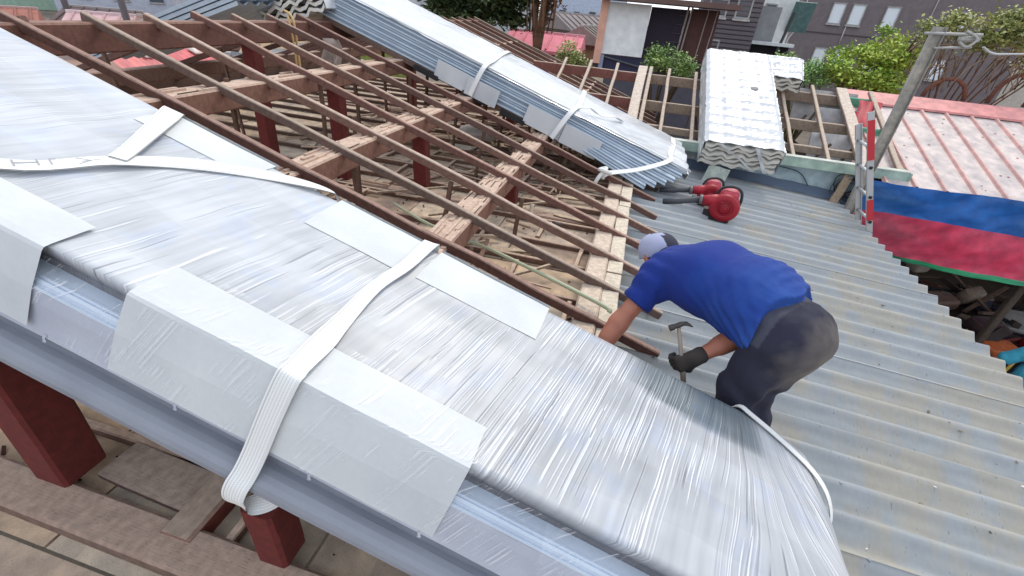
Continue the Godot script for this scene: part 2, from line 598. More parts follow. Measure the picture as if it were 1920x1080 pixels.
	for j in range(1, 19):
		for i in 4:
			var x := -0.62 - 0.92 * i + (0.45 if j % 2 else 0.0) + rng.randf_range(-0.06, 0.06)
			if x > -0.15:
				continue
			timber(o, "ceiling_nogging", v3(x, CEIL + 0.045, bp * j + 0.02), v3(x + rng.randf_range(-0.03, 0.03), CEIL + 0.045, bp * (j + 1) - 0.02), 0.036, 0.04, lin(214, 192, 174), lin(140, 112, 98))
	# thin hangers between rafters and joists, mostly leaning
	for h in [[-2.95, 3.0], [-2.70, 3.75], [-2.95, 4.7], [-2.2, 3.45], [-2.05, 4.5], [-2.6, 5.3], [-2.1, 5.6], [-2.75, 6.2], [-2.0, 6.5], [-1.25, 3.2], [-1.1, 4.55], [-1.55, 5.0], [-1.2, 5.5], [-1.6, 6.0], [-1.15, 6.3], [-0.75, 3.55], [-0.62, 4.75], [-0.9, 5.25], [-0.65, 5.6], [-0.5, 5.75], [-0.8, 5.75], [-1.9, 2.9], [-3.2, 5.8], [-3.1, 6.9], [-2.3, 7.3], [-1.5, 7.0], [-4.6, 3.4], [-4.9, 5.0], [-4.4, 6.4]]:
		var x: float = h[0]
		var p: float = h[1]
		var top := -1.385 - 0.3163 * ((x + 0.4617) / 0.9487) - 0.07
		if x < -3.8:
			top = -0.35 - 0.333 * (-3.8 - x)
		timber(o, "hanger", v3(x + rng.randf_range(-0.10, 0.04), CEIL + 0.03, p + rng.randf_range(-0.08, 0.08)), v3(x, top, p), 0.034, 0.03, lin(120, 94, 80), lin(86, 62, 54), Vector3(0, 0, 1), 0.006)
	# a few pale twigs of old wiring battens
	for q in [[[-1.55, 2.75], [-0.95, 3.2]], [[-1.62, 3.6], [-0.6, 4.35]], [[-2.3, 3.9], [-1.5, 4.4]], [[-0.75, 2.7], [-0.3, 3.1]]]:
		timber(o, "batten", v3(q[0][0], CEIL + 0.09, q[0][1]), v3(q[1][0], CEIL + 0.14, q[1][1]), 0.022, 0.02, lin(205, 190, 170), lin(160, 140, 120))

# long splinters left on a purlin that termites have eaten
func eaten_top(pl: MeshInstance3D, l: float, heavy: bool) -> void:
	var st := begin()
	var x := 0.15
	while x < l - 0.3:
		for k in 4:
			var z := -0.075 + 0.05 * k + rng.randf_range(-0.008, 0.008)
			if rng.randf() < (0.75 if heavy else 0.4):
				var ln := rng.randf_range(0.10, 0.42)
				st.set_color(lin(222, 200, 184).lerp(lin(200, 174, 158), rng.randf()))
				var b := Basis(Vector3.UP, rng.randf_range(-0.03, 0.03))
				box(st, Transform3D(b, Vector3(x + rng.randf_range(0, 0.2), 0.004, z)), Vector3(ln, rng.randf_range(0.008, 0.02), rng.randf_range(0.014, 0.032)))
			elif heavy or rng.randf() < 0.35:
				st.set_color(lin(88, 64, 54))
				box(st, Transform3D(Basis(Vector3.UP, rng.randf_range(-0.04, 0.04)), Vector3(x + rng.randf_range(0, 0.2), 0.0025, z)), Vector3(rng.randf_range(0.06, 0.2), 0.007, 0.008))
		x += rng.randf_range(0.22, 0.34)
	var s := show_mesh(pl, "splinters", done(st), M.wood)
	s.set_meta("kind", "stuff")

# ---------------------------------------------------------------- corrugated lean-to
func corr_y(x: float) -> float:
	return -1.73 - 0.0699 * (x - 0.07)

func make_lean_to() -> void:
	var o := thing("lean_to_roof", "grey corrugated lean-to roof sloping from the stripped frame to a wavy eave", "roof", v3(0.02, corr_y(0.02), 0))
	var pitch := 0.185
	var n := 4
	var per := 12
	var p := -0.86
	var idx := 0
	while p < 7.0:
		var uo := Vector2(rng.randf_range(-0.15, 0.15), p)
		var l := 2.93 + rng.randf_range(-0.008, 0.008)
		var st := begin(false)
		var prof := func(v): 
			var ph: float = v * n * TAU
			return 0.034 * cos(ph) + 0.005 * cos(2 * ph + 0.6) + 0.010 * sin(2 * ph)
		var extra := 0.02
		sheet(st, 6, n * per + 2, func(u, v): return Vector3(l * u, prof.call(v * (n + extra) / n) - l * u * 0.0699, -(n + extra) * pitch * v), func(u, v): return uo + Vector2(l * u, (n + extra) * pitch * v))
		st.set_smooth_group(1)
		sheet(st, 1, n * per + 2, func(u, v): return Vector3(l, prof.call(v * (n + extra) / n) - l * 0.0699 - 0.009 * u, -(n + extra) * pitch * v), func(_u, v): return uo + Vector2(l, v))
		st.set_smooth_group(2)
		sheet(st, 6, n * per + 2, func(u, v): return Vector3(l * (1 - u), prof.call(v * (n + extra) / n) - l * (1 - u) * 0.0699 - 0.009, -(n + extra) * pitch * v), func(u, v): return uo + Vector2(l * (1 - u), v))
		var lift := 0.003 * (idx % 2)
		var sh := show_mesh(o, "corrugated_sheet", done(st), M.corr, Transform3D(Basis(Vector3.RIGHT, rng.randf_range(-0.002, 0.002)), Vector3(0, lift, -p)))
		# roofing screws on the crests
		var sc := begin()
		for x in [0.35, 1.25, 2.1, 2.78]:
			for k in 2:
				box(sc, Transform3D(Basis(Vector3.UP, rng.randf()), Vector3(x + rng.randf_range(-0.04, 0.04), 0.033 - x * 0.0699, -pitch * (2 * k + 1 - 1))), Vector3(0.011, 0.010, 0.011))
		show_mesh(sh, "screws", done(sc), M.zinc_lip).set_meta("kind", "stuff")
		p += n * pitch
		idx += 1
	var lt := begin()
	for k in 130:
		var lx := rng.randf_range(0.15, 2.8)
		var lp := rng.randf_range(0.6, 6.8) if k % 3 else rng.randf_range(0.6, 3.4)
		lt.set_color([lin(120, 104, 84), lin(92, 78, 66), lin(212, 214, 216) if k % 8 == 2 else lin(130, 116, 98), lin(150, 130, 104)][k % 4])
		var ls := rng.randf_range(0.004, 0.012)
		box(lt, Transform3D(Basis.from_euler(Vector3(rng.randf_range(-0.3, 0.3), rng.randf() * TAU, rng.randf_range(-0.3, 0.3))), Vector3(lx, 0.03 * cos((lp + 0.86) / pitch * TAU) - lx * 0.0699 + 0.006, -lp)), Vector3(ls * rng.randf_range(1.0, 3.0), 0.004, ls))
	show_mesh(o, "litter", done(lt), M.plain).set_meta("kind", "stuff")
	# eaves purlin and posts that carry the lean-to
	for x in [0.3, 1.5, 2.75]:
		timber(o, "purlin", Vector3(x, -0.045 - x * 0.0699, 0.8), Vector3(x, -0.045 - x * 0.0699, -7.0), 0.08, 0.10, lin(120, 96, 80), lin(90, 70, 60))
	for p2 in [0.2, 3.6, 6.9]:
		timber(o, "post", Vector3(2.75, GROUND - corr_y(0.02), -p2), Vector3(2.75, -0.35, -p2), 0.1, 0.1, lin(110, 84, 70), lin(100, 74, 62), Vector3(0, 0, 1))

# ---------------------------------------------------------------- the wing behind: bare rafters over a blue wall
const WC := 0.3455752
func wing_at(x: float, along_up: float, n: float = 0.0) -> Vector3:      # distance up its slope from the eave
	return v3(x, -1.42 + along_up * sin(WC) + n * cos(WC), 6.95 + along_up * cos(WC) - n * sin(WC))

func make_wing() -> void:
	var grey := lin(206, 190, 176)
	var gside := lin(152, 134, 122)
	var up := Vector3(0, cos(WC), sin(WC))
	var o := thing("wing_roof_frame", "weathered grey rafters and battens of the stripped wing roof above the blue wall", "roof frame")
	for r in [[-1.36, 0.045], [-0.92, 0.05], [-0.45, 0.05], [-0.02, 0.15], [0.12, 0.06], [0.42, 0.05], [0.86, 0.05], [1.30, 0.05], [1.74, 0.05], [2.20, 0.05], [2.64, 0.05], [3.08, 0.16], [3.50, 0.07]]:
		var wide: bool = r[1] > 0.1
		timber(o, "rafter", wing_at(r[0], -0.02 if not wide else 0.05), wing_at(r[0] + (0.02 if r[0] < 2.5 else 0.05), 2.16), r[1], 0.05, lin(224, 210, 198) if wide else grey, gside, up, 0.006)
	var xs := [-1.9, 0.0, 1.9, 3.12]
	for i in 3:
		for up_by in [0.42, 1.12, 2.0]:
			timber(o, "purlin", wing_at(xs[i], up_by, -0.055), wing_at(xs[i + 1], up_by, -0.055), 0.06, 0.15 if up_by > 0.5 else 0.1, lin(210, 192, 176), [lin(136, 88, 80), lin(152, 136, 122), lin(156, 140, 126)][i], Vector3.UP, 0.005)
	for up_by in [1.12, 2.0]:
		timber(o, "green_purlin_end", wing_at(3.12, up_by, -0.055), wing_at(3.56, up_by, -0.055), 0.07, 0.15, lin(126, 190, 168), lin(104, 172, 146), Vector3.UP, 0.003)
	# ceiling of the wing
	for k in 5:
		for i in 5:
			var st := begin()
			st.set_color(lin(206, 188, 168).lerp(lin(180, 160, 142), rng.randf()))
			box(st, Transform3D(), Vector3(0.96, 0.02, 0.44))
			show_mesh(o, "ceiling_board", done(st), M.dusty, Transform3D(Basis(Vector3.UP, rng.randf_range(-0.02, 0.02)).rotated(Vector3.RIGHT, rng.randf_range(-0.02, 0.02)), v3(-1.4 + i * 0.98, -1.86 + rng.randf_range(-0.01, 0.01), 7.25 + k * 0.46)))
	for k in 5:
		timber(o, "ceiling_joist", v3(-1.9, -1.80, 7.12 + 0.46 * k), v3(3.3, -1.80, 7.12 + 0.46 * k), 0.04, 0.05, lin(204, 184, 166), lin(126, 104, 92), Vector3.UP, 0.01)
	for q in [[0.3, 7.5, 0.15], [0.62, 7.9, -0.2], [1.0, 7.4, 0.1], [1.15, 8.1, -0.25], [1.9, 7.6, 0.25], [2.15, 8.2, 0.4], [2.4, 8.3, 0.3], [2.45, 7.5, 0.35], [2.75, 8.0, 0.2], [2.85, 7.45, 0.22], [-0.5, 8.0, 0.15], [-0.9, 7.6, 0.1]]:
		timber(o, "hanger", v3(q[0], -1.8, q[1]), v3(q[0] + q[2], -1.42 + (q[1] - 6.95) * 0.36 - 0.08, q[1] + 0.05), 0.035, 0.03, lin(110, 90, 78), lin(72, 54, 48), Vector3(0, 0, 1), 0.006)
	# fascia
	var f := begin()
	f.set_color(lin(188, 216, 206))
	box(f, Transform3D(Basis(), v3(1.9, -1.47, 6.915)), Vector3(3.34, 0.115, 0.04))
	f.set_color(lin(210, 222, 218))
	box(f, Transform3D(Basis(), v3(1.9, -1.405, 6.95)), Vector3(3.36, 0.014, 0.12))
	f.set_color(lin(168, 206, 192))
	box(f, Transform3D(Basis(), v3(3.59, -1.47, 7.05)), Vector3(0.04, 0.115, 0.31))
	show_mesh(o, "fascia_board", done(f), M.paint)
	# wall below
	var w := thing("blue_wall", "pale blue painted wall with peeling patches under the green fascia board", "wall", v3(1.6, GROUND, 7.12))
	var ws := begin()
	ws.set_color(lin(206, 232, 246))
	sheet(ws, 36, 12, func(u, v): return Vector3(-1.9 + 3.55 * u, (-1.52 - GROUND) * v + 0.0, 0.05 + 0.006 * noise.get_noise_2d(u * 400, v * 300)), func(u, v): return Vector2(u * 3.5, v * 3.0))
	box(ws, Transform3D(Basis(), Vector3(-0.12, 1.53, -0.02)), Vector3(3.5, 3.06, 0.1))
	show_mesh(w, "wall_face", done(ws), M.wall)
	var pk := begin()
	for k in 16:
		pk.set_color(lin(236, 240, 242).lerp(lin(214, 222, 230), rng.randf()))
		var c := Vector3(rng.randf_range(-1.3, 0.9), rng.randf_range(2.68, 2.86) - 0.03, 0.062)
		if k % 3 == 0:
			c = Vector3(rng.randf_range(-1.0, -0.2), rng.randf_range(2.9, 3.02), 0.062)
		var ring := []
		for i in 9:
			var an := -TAU * i / 9
			ring.append(c + Vector3(cos(an) * rng.randf_range(0.05, 0.17), sin(an) * rng.randf_range(0.02, 0.05), rng.randf_range(0.0, 0.003)))
		for i in 9:
			vtx(pk, c, Vector2(c.x, c.y)); vtx(pk, ring[i], Vector2(ring[i].x, ring[i].y)); vtx(pk, ring[(i + 1) % 9], Vector2(ring[(i + 1) % 9].x, ring[(i + 1) % 9].y))
	show_mesh(w, "peeled_patches", done(pk), M.wall).set_meta("kind", "stuff")
	var cb := begin(false)
	cb.set_color(lin(60, 66, 74))
	tube(cb, smooth_path([Vector3(0.35, 3.02, 0.08), Vector3(0.75, 2.98, 0.08), Vector3(0.95, 2.8, 0.09), Vector3(1.02, 2.7, 0.1)]), fill(19, 0.006), 5)
	show_mesh(w, "cable", done(cb), M.plain)
	# flashing strip where the lean-to meets the wall
	var fl := thing("lead_flashing", "dark crumpled flashing strip where corrugated roof meets the blue wall", "flashing", v3(1.5, corr_y(1.5), 7.0))
	var fs := begin(false)
	fs.set_color(lin(86, 100, 120))
	sheet(fs, 60, 4, func(u, v): return Vector3(-1.2 + 2.75 * u, 0.035 + 0.09 * v * v - (-1.2 + 2.75 * u) * 0.0699 + 0.012 * noise.get_noise_2d(u * 900, v * 90), 0.12 - 0.16 * v), func(u, v): return Vector2(u * 2.7, v * 0.2))
	show_mesh(fl, "strip", done(fs), M.plain)
	# grey panels leaning inside the end of the wing
	for k in 3:
		var q := thing("metal_sheet", ["tall pale grey panel leaning behind the wing rafters, highest of three", "pale grey panel leaning between the last two thin wing rafters", "lowest pale grey panel behind the wing rafters near the ladder"][k], "metal sheet", [v3(2.95, -1.30, 8.9), v3(3.02, -1.45, 8.35), v3(2.85, -1.72, 7.6)][k])
		var st := begin()
		st.set_color([lin(190, 190, 194), lin(182, 182, 188), lin(196, 196, 200)][k])
		box(st, Transform3D(Basis(Vector3.RIGHT, -0.35).rotated(Vector3.UP, 0.1 * k), Vector3(0, 0.25, 0)), [Vector3(0.9, 0.62, 0.03), Vector3(0.6, 0.55, 0.03), Vector3(0.65, 0.60, 0.03)][k])
		show_mesh(q, "plain_sheet", done(st), M.paint)
	var rs := thing("red_tarpaulin", "crumpled red sheet hanging between the green purlin ends beside the ladder", "tarpaulin", v3(3.33, -1.5, 8.0))
	var rst := begin(false)
	rst.set_color(lin(196, 50, 70))
	sheet(rst, 10, 18, func(u, v): return Vector3(-0.17 + 0.3 * u + 0.05 * sin(v * 8) + 0.12 * v, 0.02 + 0.68 * v, 0.45 - 1.1 * v + 0.05 * sin(u * 9 + v * 4)))
	show_mesh(rs, "cloth", done(rst), M.paint)

# ---------------------------------------------------------------- neighbour's shed to the right
func make_neighbour() -> void:
	var o := thing("ribbed_metal_shed", "open shed with white metal roof, pink ribs and pink ridge cap", "shed", v3(6, GROUND, 8))
	var c := 0.2967
	var rise := func(x: float, d: float, n: float) -> Vector3: return v3(x - 6, -1.55 + d * sin(c) + n * cos(c) - GROUND, 6.78 + d * cos(c) - n * sin(c) - 8)
	var k := 0
	var x := 3.28
	while x < 10.5:
		var st := begin(false)
		st.set_color(lin(226, 226, 230))
		var x0 := x
		var rows := 8
		var prof := [[0.0, 0.0], [0.008, 0.0], [0.020, 0.030], [0.044, 0.030], [0.056, 0.0], [0.34, 0.0]]
		for i in prof.size() - 1:
			st.set_smooth_group(-1)
			var pa: Array = prof[i]
			var pb: Array = prof[i + 1]
			st.set_color(lin(228, 186, 184) if i < 4 else lin(220, 210, 213))
			sheet(st, 1, rows, func(u, v): return rise.call(x0 + lerpf(pa[0], pb[0], u), 2.45 * v - 0.02, lerpf(pa[1], pb[1], u)), func(u, v): return Vector2(x0 + u * (pb[0] - pa[0]), v * 2.4))
		show_mesh(o, "roof_sheet", done(st), M.paint)
		x += 0.34
		k += 1
	# rust specks in the paint
	var sp := begin()
	for i in 60:
		sp.set_color(lin(170, 96, 88).lerp(lin(120, 90, 90), rng.randf()))
		var px := rng.randf_range(3.5, 7.0)
		var fx := fposmod(px - 3.28, 0.34)
		if fx < 0.07:
			px += 0.12
		var q: Vector3 = rise.call(px, rng.randf_range(0.1, 2.2), 0.004)
		var r := rng.randf_range(0.006, 0.02)
		vtx(sp, q + Vector3(-r, 0, 0), Vector2.ZERO); vtx(sp, q + Vector3(0, r * 0.3, -r), Vector2.ZERO); vtx(sp, q + Vector3(r, 0, 0), Vector2.ZERO)
		vtx(sp, q + Vector3(-r, 0, 0), Vector2.ZERO); vtx(sp, q + Vector3(r, 0, 0), Vector2.ZERO); vtx(sp, q + Vector3(0, -r * 0.3, r), Vector2.ZERO)
	show_mesh(o, "rust_specks", done(sp), M.plain).set_meta("kind", "stuff")
	# ridge cap and far slope, run extra deep to shade the shed inside
	var rc := begin()
	rc.set_color(lin(234, 158, 160))
	var a0: Vector3 = rise.call(3.2, 2.28, 0.045)
	var b0: Vector3 = rise.call(3.2, 2.62, 0.075)
	var dx := Vector3(7.4, 0, 0)
	var c0 := b0 + Vector3(0, -0.10, -0.32)
	quad(rc, b0, b0 + dx, a0 + dx, a0)
	quad(rc, c0, c0 + dx, b0 + dx, b0)
	quad(rc, a0, a0 + dx, a0 + dx + Vector3(0, -0.03, 0.005), a0 + Vector3(0, -0.03, 0.005))
	show_mesh(o, "ridge_cap", done(rc), M.paint)
	var fs := begin()
	fs.set_color(lin(190, 150, 150))
	var d0 := c0 + Vector3(0, -0.95, -3.0)
	quad(fs, d0, d0 + dx, c0 + dx, c0)
	show_mesh(o, "far_slope", done(fs), M.paint)
	# back and side walls, added in a dark colour to darken the shed inside
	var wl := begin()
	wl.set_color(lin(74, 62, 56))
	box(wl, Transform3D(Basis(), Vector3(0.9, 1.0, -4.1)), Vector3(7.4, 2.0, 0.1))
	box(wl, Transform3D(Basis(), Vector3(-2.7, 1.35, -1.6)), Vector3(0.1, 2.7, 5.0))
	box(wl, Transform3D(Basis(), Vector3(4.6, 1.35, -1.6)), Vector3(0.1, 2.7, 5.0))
	show_mesh(o, "added_shade_wall", done(wl), M.wall)
	for px in [3.35, 5.6, 7.8]:
		timber(o, "post", Vector3(px - 6, 0, 1.05), Vector3(px - 6, 2.9, 1.05), 0.09, 0.09, lin(90, 80, 72), lin(90, 80, 72), Vector3(0, 0, 1))
	# eave sheet ends, corrugated strip under the ribs by the ladder
	var st2 := begin(false)
	sheet(st2, 30, 1, func(u, v): return Vector3(-2.55 + 0.5 * u, 3.03 + 0.02 * sin(u * 38) - 0.09 * v, 1.26 + 0.03 * v), null, func(u, _v): return lin(226, 176, 166) if int(u * 12) % 2 else lin(240, 206, 196))
	show_mesh(o, "pink_corrugated_strip", done(st2), M.paint)
	# the striped tarpaulin under the eave
	var t := thing("striped_tarpaulin", "blue and red tarpaulin with a green hem hung below the ribbed shed roof", "tarpaulin", v3(6, -2.55, 6.68))
	var fold := func(u: float, v: float) -> Vector3:
		var xx := -2.95 + 6.9 * u
		return Vector3(xx, 1.04 * v + 0.015 * sin(xx * 2.1) * (1 - v), 0.05 * sin(xx * 3.1 + v * 3.0) + 0.05 * noise.get_noise_2d(xx * 190, v * 260) + 0.10 * (1 - v) * sin(xx * 0.9 + 1.0))
	for band in [["green_hem", 0.0, 0.06, lin(30, 160, 110)], ["red_band", 0.06, 0.60, lin(224, 66, 106)], ["blue_band", 0.60, 1.0, lin(20, 108, 204)]]:
		var bs := begin(false)
		bs.set_color(band[3])
		var hue: Color = band[3]
		var fade := func(u: float, v: float) -> Color: return hue.lerp(lin(196, 150, 168) if hue.r > hue.b else lin(120, 160, 200), clampf(0.55 * noise.get_noise_2d(u * 420 + 40.0 * float(band[1]), v * 90) + 0.12, 0, 0.45))
		sheet(bs, 90, 12, func(u, v): return fold.call(u, lerpf(band[1], band[2], v) + (0.02 * sin(u * 16) if v == 1.0 and band[2] < 0.9 and band[2] > 0.1 else (0.02 * sin(u * 16) if v == 0.0 and band[1] > 0.5 else 0.0))), func(u, v): return Vector2(u * 6.9, v * 0.6), fade)
		show_mesh(t, band[0], done(bs), M.paint)

# ---------------------------------------------------------------- the wrapped bundle in front
func fb(s: float, p: float, n: float) -> Vector3:
	return Vector3(s + 0.4, n, -(p - 1.2))

func slope_node(o: Node3D, s: float, p: float) -> void:
	o.transform = roof_t * Transform3D(Basis(), Vector3(s, 0, -p))

# a flat band that follows points; across = direction of its width at each point
func ribbon(pts: Array, across: Array, width: Array, thick: float = 0.003) -> ArrayMesh:
	var st := begin(false)
	var n := pts.size()
	for face in 2:
		st.set_smooth_group(face + 1)
		var len := 0.0
		for i in n - 1:
			var q := []
			for k in 2:
				var j: int = i + k
				var d: Vector3 = (pts[mini(j + 1, n - 1)] - pts[maxi(j - 1, 0)]).normalized()
				var w: Vector3 = (across[j] - d * d.dot(across[j])).normalized() * float(width[j]) * 0.5
				var nn := w.cross(d).normalized() * thick * (0.5 if face == 0 else -0.5)
				q.append(pts[j] - w + nn)
				q.append(pts[j] + w + nn)
			var ln: float = len + pts[i].distance_to(pts[i + 1])
			var u := [Vector2(len, 0), Vector2(len, 0.06), Vector2(ln, 0), Vector2(ln, 0.06)]
			var order := [0, 1, 3, 0, 3, 2] if face == 0 else [0, 3, 1, 0, 2, 3]
			for k in order:
				vtx(st, q[k], u[k])
			len = ln
	return done(st)

func front_edge(s: float) -> float:      # far edge of the bundle: straight, then a rounded corner
	return 1.634 - (0.13 * pow((s - 1.135) / 0.365, 2.0) if s > 1.135 else 0.0)

func front_top(s: float, p: float) -> float:
	var n := 0.362 + 0.004 * noise.get_noise_2d(s * 140, p * 140) + 0.0025 * sin(p * 26.0)
	if s > 1.36:
		n -= 0.11 * pow((s - 1.36) / 0.16, 2.0)
	return n

func extrude(parent: Node, called: String, prof: Array, s0: float, s1: float, m: Material, at: Callable, segs: int = 24, wob: float = 0.0015) -> MeshInstance3D:
	var st := begin(false)
	var len := [0.0]
	for i in prof.size() - 1:
		len.append(len[i] + prof[i].distance_to(prof[i + 1]))
	for i in prof.size() - 1:
		st.set_smooth_group(i + 1)
		sheet(st, segs, 1, func(u, v):
			var s := lerpf(s0, s1, u)
			var q: Vector2 = prof[i].lerp(prof[i + 1], v)
			return at.call(s, q.x + wob * noise.get_noise_2d(s * 300, i * 50.0 + v * 50.0), q.y + wob * 1.5 * noise.get_noise_2d(s * 160 + 70.0, i * 50.0 + v * 50.0)),
			func(u, v): return Vector2(lerpf(s0, s1, u), lerpf(len[i], len[i + 1], v)))
	return show_mesh(parent, called, done(st), m)

func make_front_bundle() -> void:
	var o := thing("wrapped_sheet_bundle", "long bundle of roof sheets wrapped in clear stretch film, white corner boards, nearest the viewer", "sheet bundle")
	slope_node(o, -0.4, 1.2)
	# film over the top, the far side and the end
	var s0 := -3.3
	var s1 := 1.52
	var st := begin(false)
	var place := func(u: float, v: float) -> Vector3:
		var s := lerpf(s0, s1, u)
		var pe := front_edge(s)
		var p: float
		var n: float
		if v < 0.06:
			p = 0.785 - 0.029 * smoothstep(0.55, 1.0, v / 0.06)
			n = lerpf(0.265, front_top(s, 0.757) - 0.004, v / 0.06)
		elif v < 0.92:
			p = lerpf(0.760, pe - 0.006, (v - 0.06) / 0.86)
			n = front_top(s, p)
		else:
			var f := (v - 0.92) / 0.08
			p = pe + 0.012 * sin(f * PI * 0.5)
			n = lerpf(front_top(s, pe) - 0.008, 0.06, f)
		# lines of the stretched film stand a little proud
		return fb(s, p, n)
	var shear := func(s: float) -> float:
		if s < 0.1:
			return lerpf(0.13, 0.22, clampf((s + 1.6) / 1.7, 0, 1))
		if s < 0.95:
			return lerpf(0.22, 0.28, (s - 0.1) / 0.85)
		return lerpf(0.28, -0.42, smoothstep(0.95, 1.4, s))
	var uvf := func(u: float, v: float) -> Vector2:
		var s := lerpf(s0, s1, u)
		var p := lerpf(0.757, front_edge(s), clampf((v - 0.06) / 0.86, 0, 1))
		return Vector2((s - float(shear.call(s)) * (p - 1.15) + 3.3) / 4.9, v)
	var tint := func(u: float, v: float) -> Color:
		var s := lerpf(s0, s1, u)
		var p := lerpf(0.757, front_edge(s), clampf((v - 0.06) / 0.86, 0, 1))
		var bare := smoothstep(0.50, 0.70, s) * smoothstep(1.19, 1.14, s) * smoothstep(1.395, 1.425, p - 0.06 * clampf((0.85 - s) * 2.5, 0, 1))
		var t := Color(0.865, 0.875, 0.90).lerp(Color(0.29, 0.34, 0.37), bare * 0.9)
		t = t.lerp(Color(0.30, 0.29, 0.31), smoothstep(0.05, 0.035, v))  # near-edge channel darkened: shade of the recess painted into the tint
		return t.lerp(Color(0.74, 0.77, 0.80), (1.0 if v > 0.92 else 0.0) * 0.6)
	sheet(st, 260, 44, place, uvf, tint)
	# the end face under the film
	st.set_smooth_group(2)
	sheet(st, 40, 8, func(u, v):
		var p: float = lerpf(0.756, front_edge(1.52), u)
		return fb(1.52 + 0.03 * sin(v * PI) + 0.004 * sin(p * 60.0), p, lerpf(front_top(1.52, p), 0.02, v)),
		func(u, v): return Vector2(u * 0.3, v), func(_u, _v): return Color(0.8, 0.82, 0.85))
	show_mesh(o, "stretch_film", done(st), M.film)
	# the edges of the sheets along the near side
	var at := func(s: float, p: float, n: float): return fb(s, p, n)
	extrude(o, "ribbed_sheet", [Vector2(0.790, 0.272), Vector2(0.750, 0.274), Vector2(0.738, 0.276), Vector2(0.733, 0.268), Vector2(0.729, 0.272), Vector2(0.722, 0.266), Vector2(0.718, 0.254), Vector2(0.713, 0.257), Vector2(0.709, 0.248)], -3.3, 1.5, M.rib, at, 30, 0.001)
	extrude(o, "side_sheet", [Vector2(0.709, 0.248), Vector2(0.700, 0.21), Vector2(0.690, 0.15), Vector2(0.681, 0.106), Vector2(0.679, 0.098)], -3.3, 1.5, M.zinc, at, 40)
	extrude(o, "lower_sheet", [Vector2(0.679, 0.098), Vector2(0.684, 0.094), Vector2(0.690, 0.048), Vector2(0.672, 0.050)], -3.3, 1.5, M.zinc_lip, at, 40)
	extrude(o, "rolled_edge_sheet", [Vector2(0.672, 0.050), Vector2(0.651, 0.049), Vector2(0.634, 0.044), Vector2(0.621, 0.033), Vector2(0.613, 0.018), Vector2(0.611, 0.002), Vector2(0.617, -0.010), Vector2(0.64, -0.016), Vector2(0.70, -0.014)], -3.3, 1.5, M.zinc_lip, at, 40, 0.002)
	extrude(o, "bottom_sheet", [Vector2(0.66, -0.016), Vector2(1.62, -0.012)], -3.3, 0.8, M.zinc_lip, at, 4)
	# folded clips on the rolled edge
	for s in [-1.15, -0.72, -0.28, 0.08, 0.45, 0.9]:
		var c := begin(false)
		sheet(c, 2, 5, func(u, v): 
			var q := Vector2(0.676, 0.085).lerp(Vector2(0.684, 0.112), v)
			return fb(s + 0.010 * u + 0.003 * sin(v * 9), q.x - 0.003, q.y + 0.002))
		show_mesh(o, "clip", done(c), M.zinc)
	# white corner boards bent over the edges
	var corner := func(a: float, b: float, back: float, foot: float) -> void:
		var prof := [Vector2(back, 0.3705), Vector2(back - 0.01, 0.3715), Vector2(0.775, 0.373), Vector2(0.755, 0.372), Vector2(0.748, 0.362), Vector2(0.703, 0.25), Vector2(0.670, foot)]
		extrude(o, "corner_board", prof, a, b, M.board, at, 16, 0.0028)
	corner.call(-0.925, 0.119, 0.905, 0.13)
	corner.call(-2.3, -1.185, 0.896, 0.13)
	var pad := func(a: float, b: float, p0: float, skew: float) -> void:
		var b0 := begin(false)
		sheet(b0, 10, 8, func(u, v):
			var s: float = lerpf(a, b, u) + skew * (v - 0.5)
			var p: float = lerpf(p0, 1.64, v)
			return fb(s, p, front_top(s, p) + 0.0025 + 0.001 * noise.get_noise_2d(s * 300, p * 300)), func(u, v): return Vector2(u * (b - a), v * 0.24))
		sheet(b0, 10, 2, func(u, v): return fb(lerpf(a, b, u) + skew * 0.5, 1.64 + 0.012, lerpf(0.366, 0.27, v)))
		show_mesh(o, "edge_board", done(b0), M.board)
	pad.call(-0.84, -0.405, 1.385, 0.0)
	pad.call(-0.355, 0.172, 1.40, 0.01)
	pad.call(-1.68, -1.16, 1.47, 0.0)
	# outer wraps of clear film over boards and edges
	for q in [[-1.19, -0.90], [-0.93, 0.13], [0.1, 1.5]]:
		var board_here: bool = q[0] < -0.92 and q[1] > 0.0
		var pr := [Vector2(0.93, 0.373), Vector2(0.775, 0.379), Vector2(0.750, 0.378), Vector2(0.741, 0.363), Vector2(0.696, 0.25), Vector2(0.663, 0.14)] if board_here else [Vector2(0.752, 0.345), Vector2(0.738, 0.285), Vector2(0.703, 0.25), Vector2(0.676, 0.12)]
		var cw := begin(false)
		for i in pr.size() - 1:
			sheet(cw, 30, 3, func(u, v):
				var s2: float = lerpf(q[0], q[1], u)
				var c2: Vector2 = (pr[i] as Vector2).lerp(pr[i + 1], v)
				return fb(s2, c2.x, c2.y + 0.0008 * noise.get_noise_2d(s2 * 300, v * 90)), func(u, v): return Vector2(lerpf(q[0], q[1], u) * 0.45 + 0.1 * (i + v) / 5.0, (i + v) / 5.0))
		show_mesh(o, "clear_film", done(cw), M.clear)
	# loose pale end strip of film
	var endpts := smooth_path([fb(1.08, 1.655, 0.30), fb(1.10, 1.645, 0.362), fb(1.15, 1.615, 0.3705), fb(1.28, 1.545, 0.3715), fb(1.40, 1.465, 0.366), fb(1.48, 1.40, 0.328), fb(1.54, 1.35, 0.24), fb(1.558, 1.335, 0.12)], 4)
	var ac := []
	var wd := []
	for q in endpts:
		ac.append(Vector3(0.64, 0.0, -0.77)); wd.append(0.034)
	show_mesh(o, "film_tail", ribbon(endpts, ac, wd), M.webbing)
	# webbing slings
	var w := thing("lifting_sling", "white webbing sling looped over the film bundle and hanging below its near edge", "sling", Vector3.ZERO, "webbing slings on the front bundle")
	slope_node(w, -0.4, 1.2)
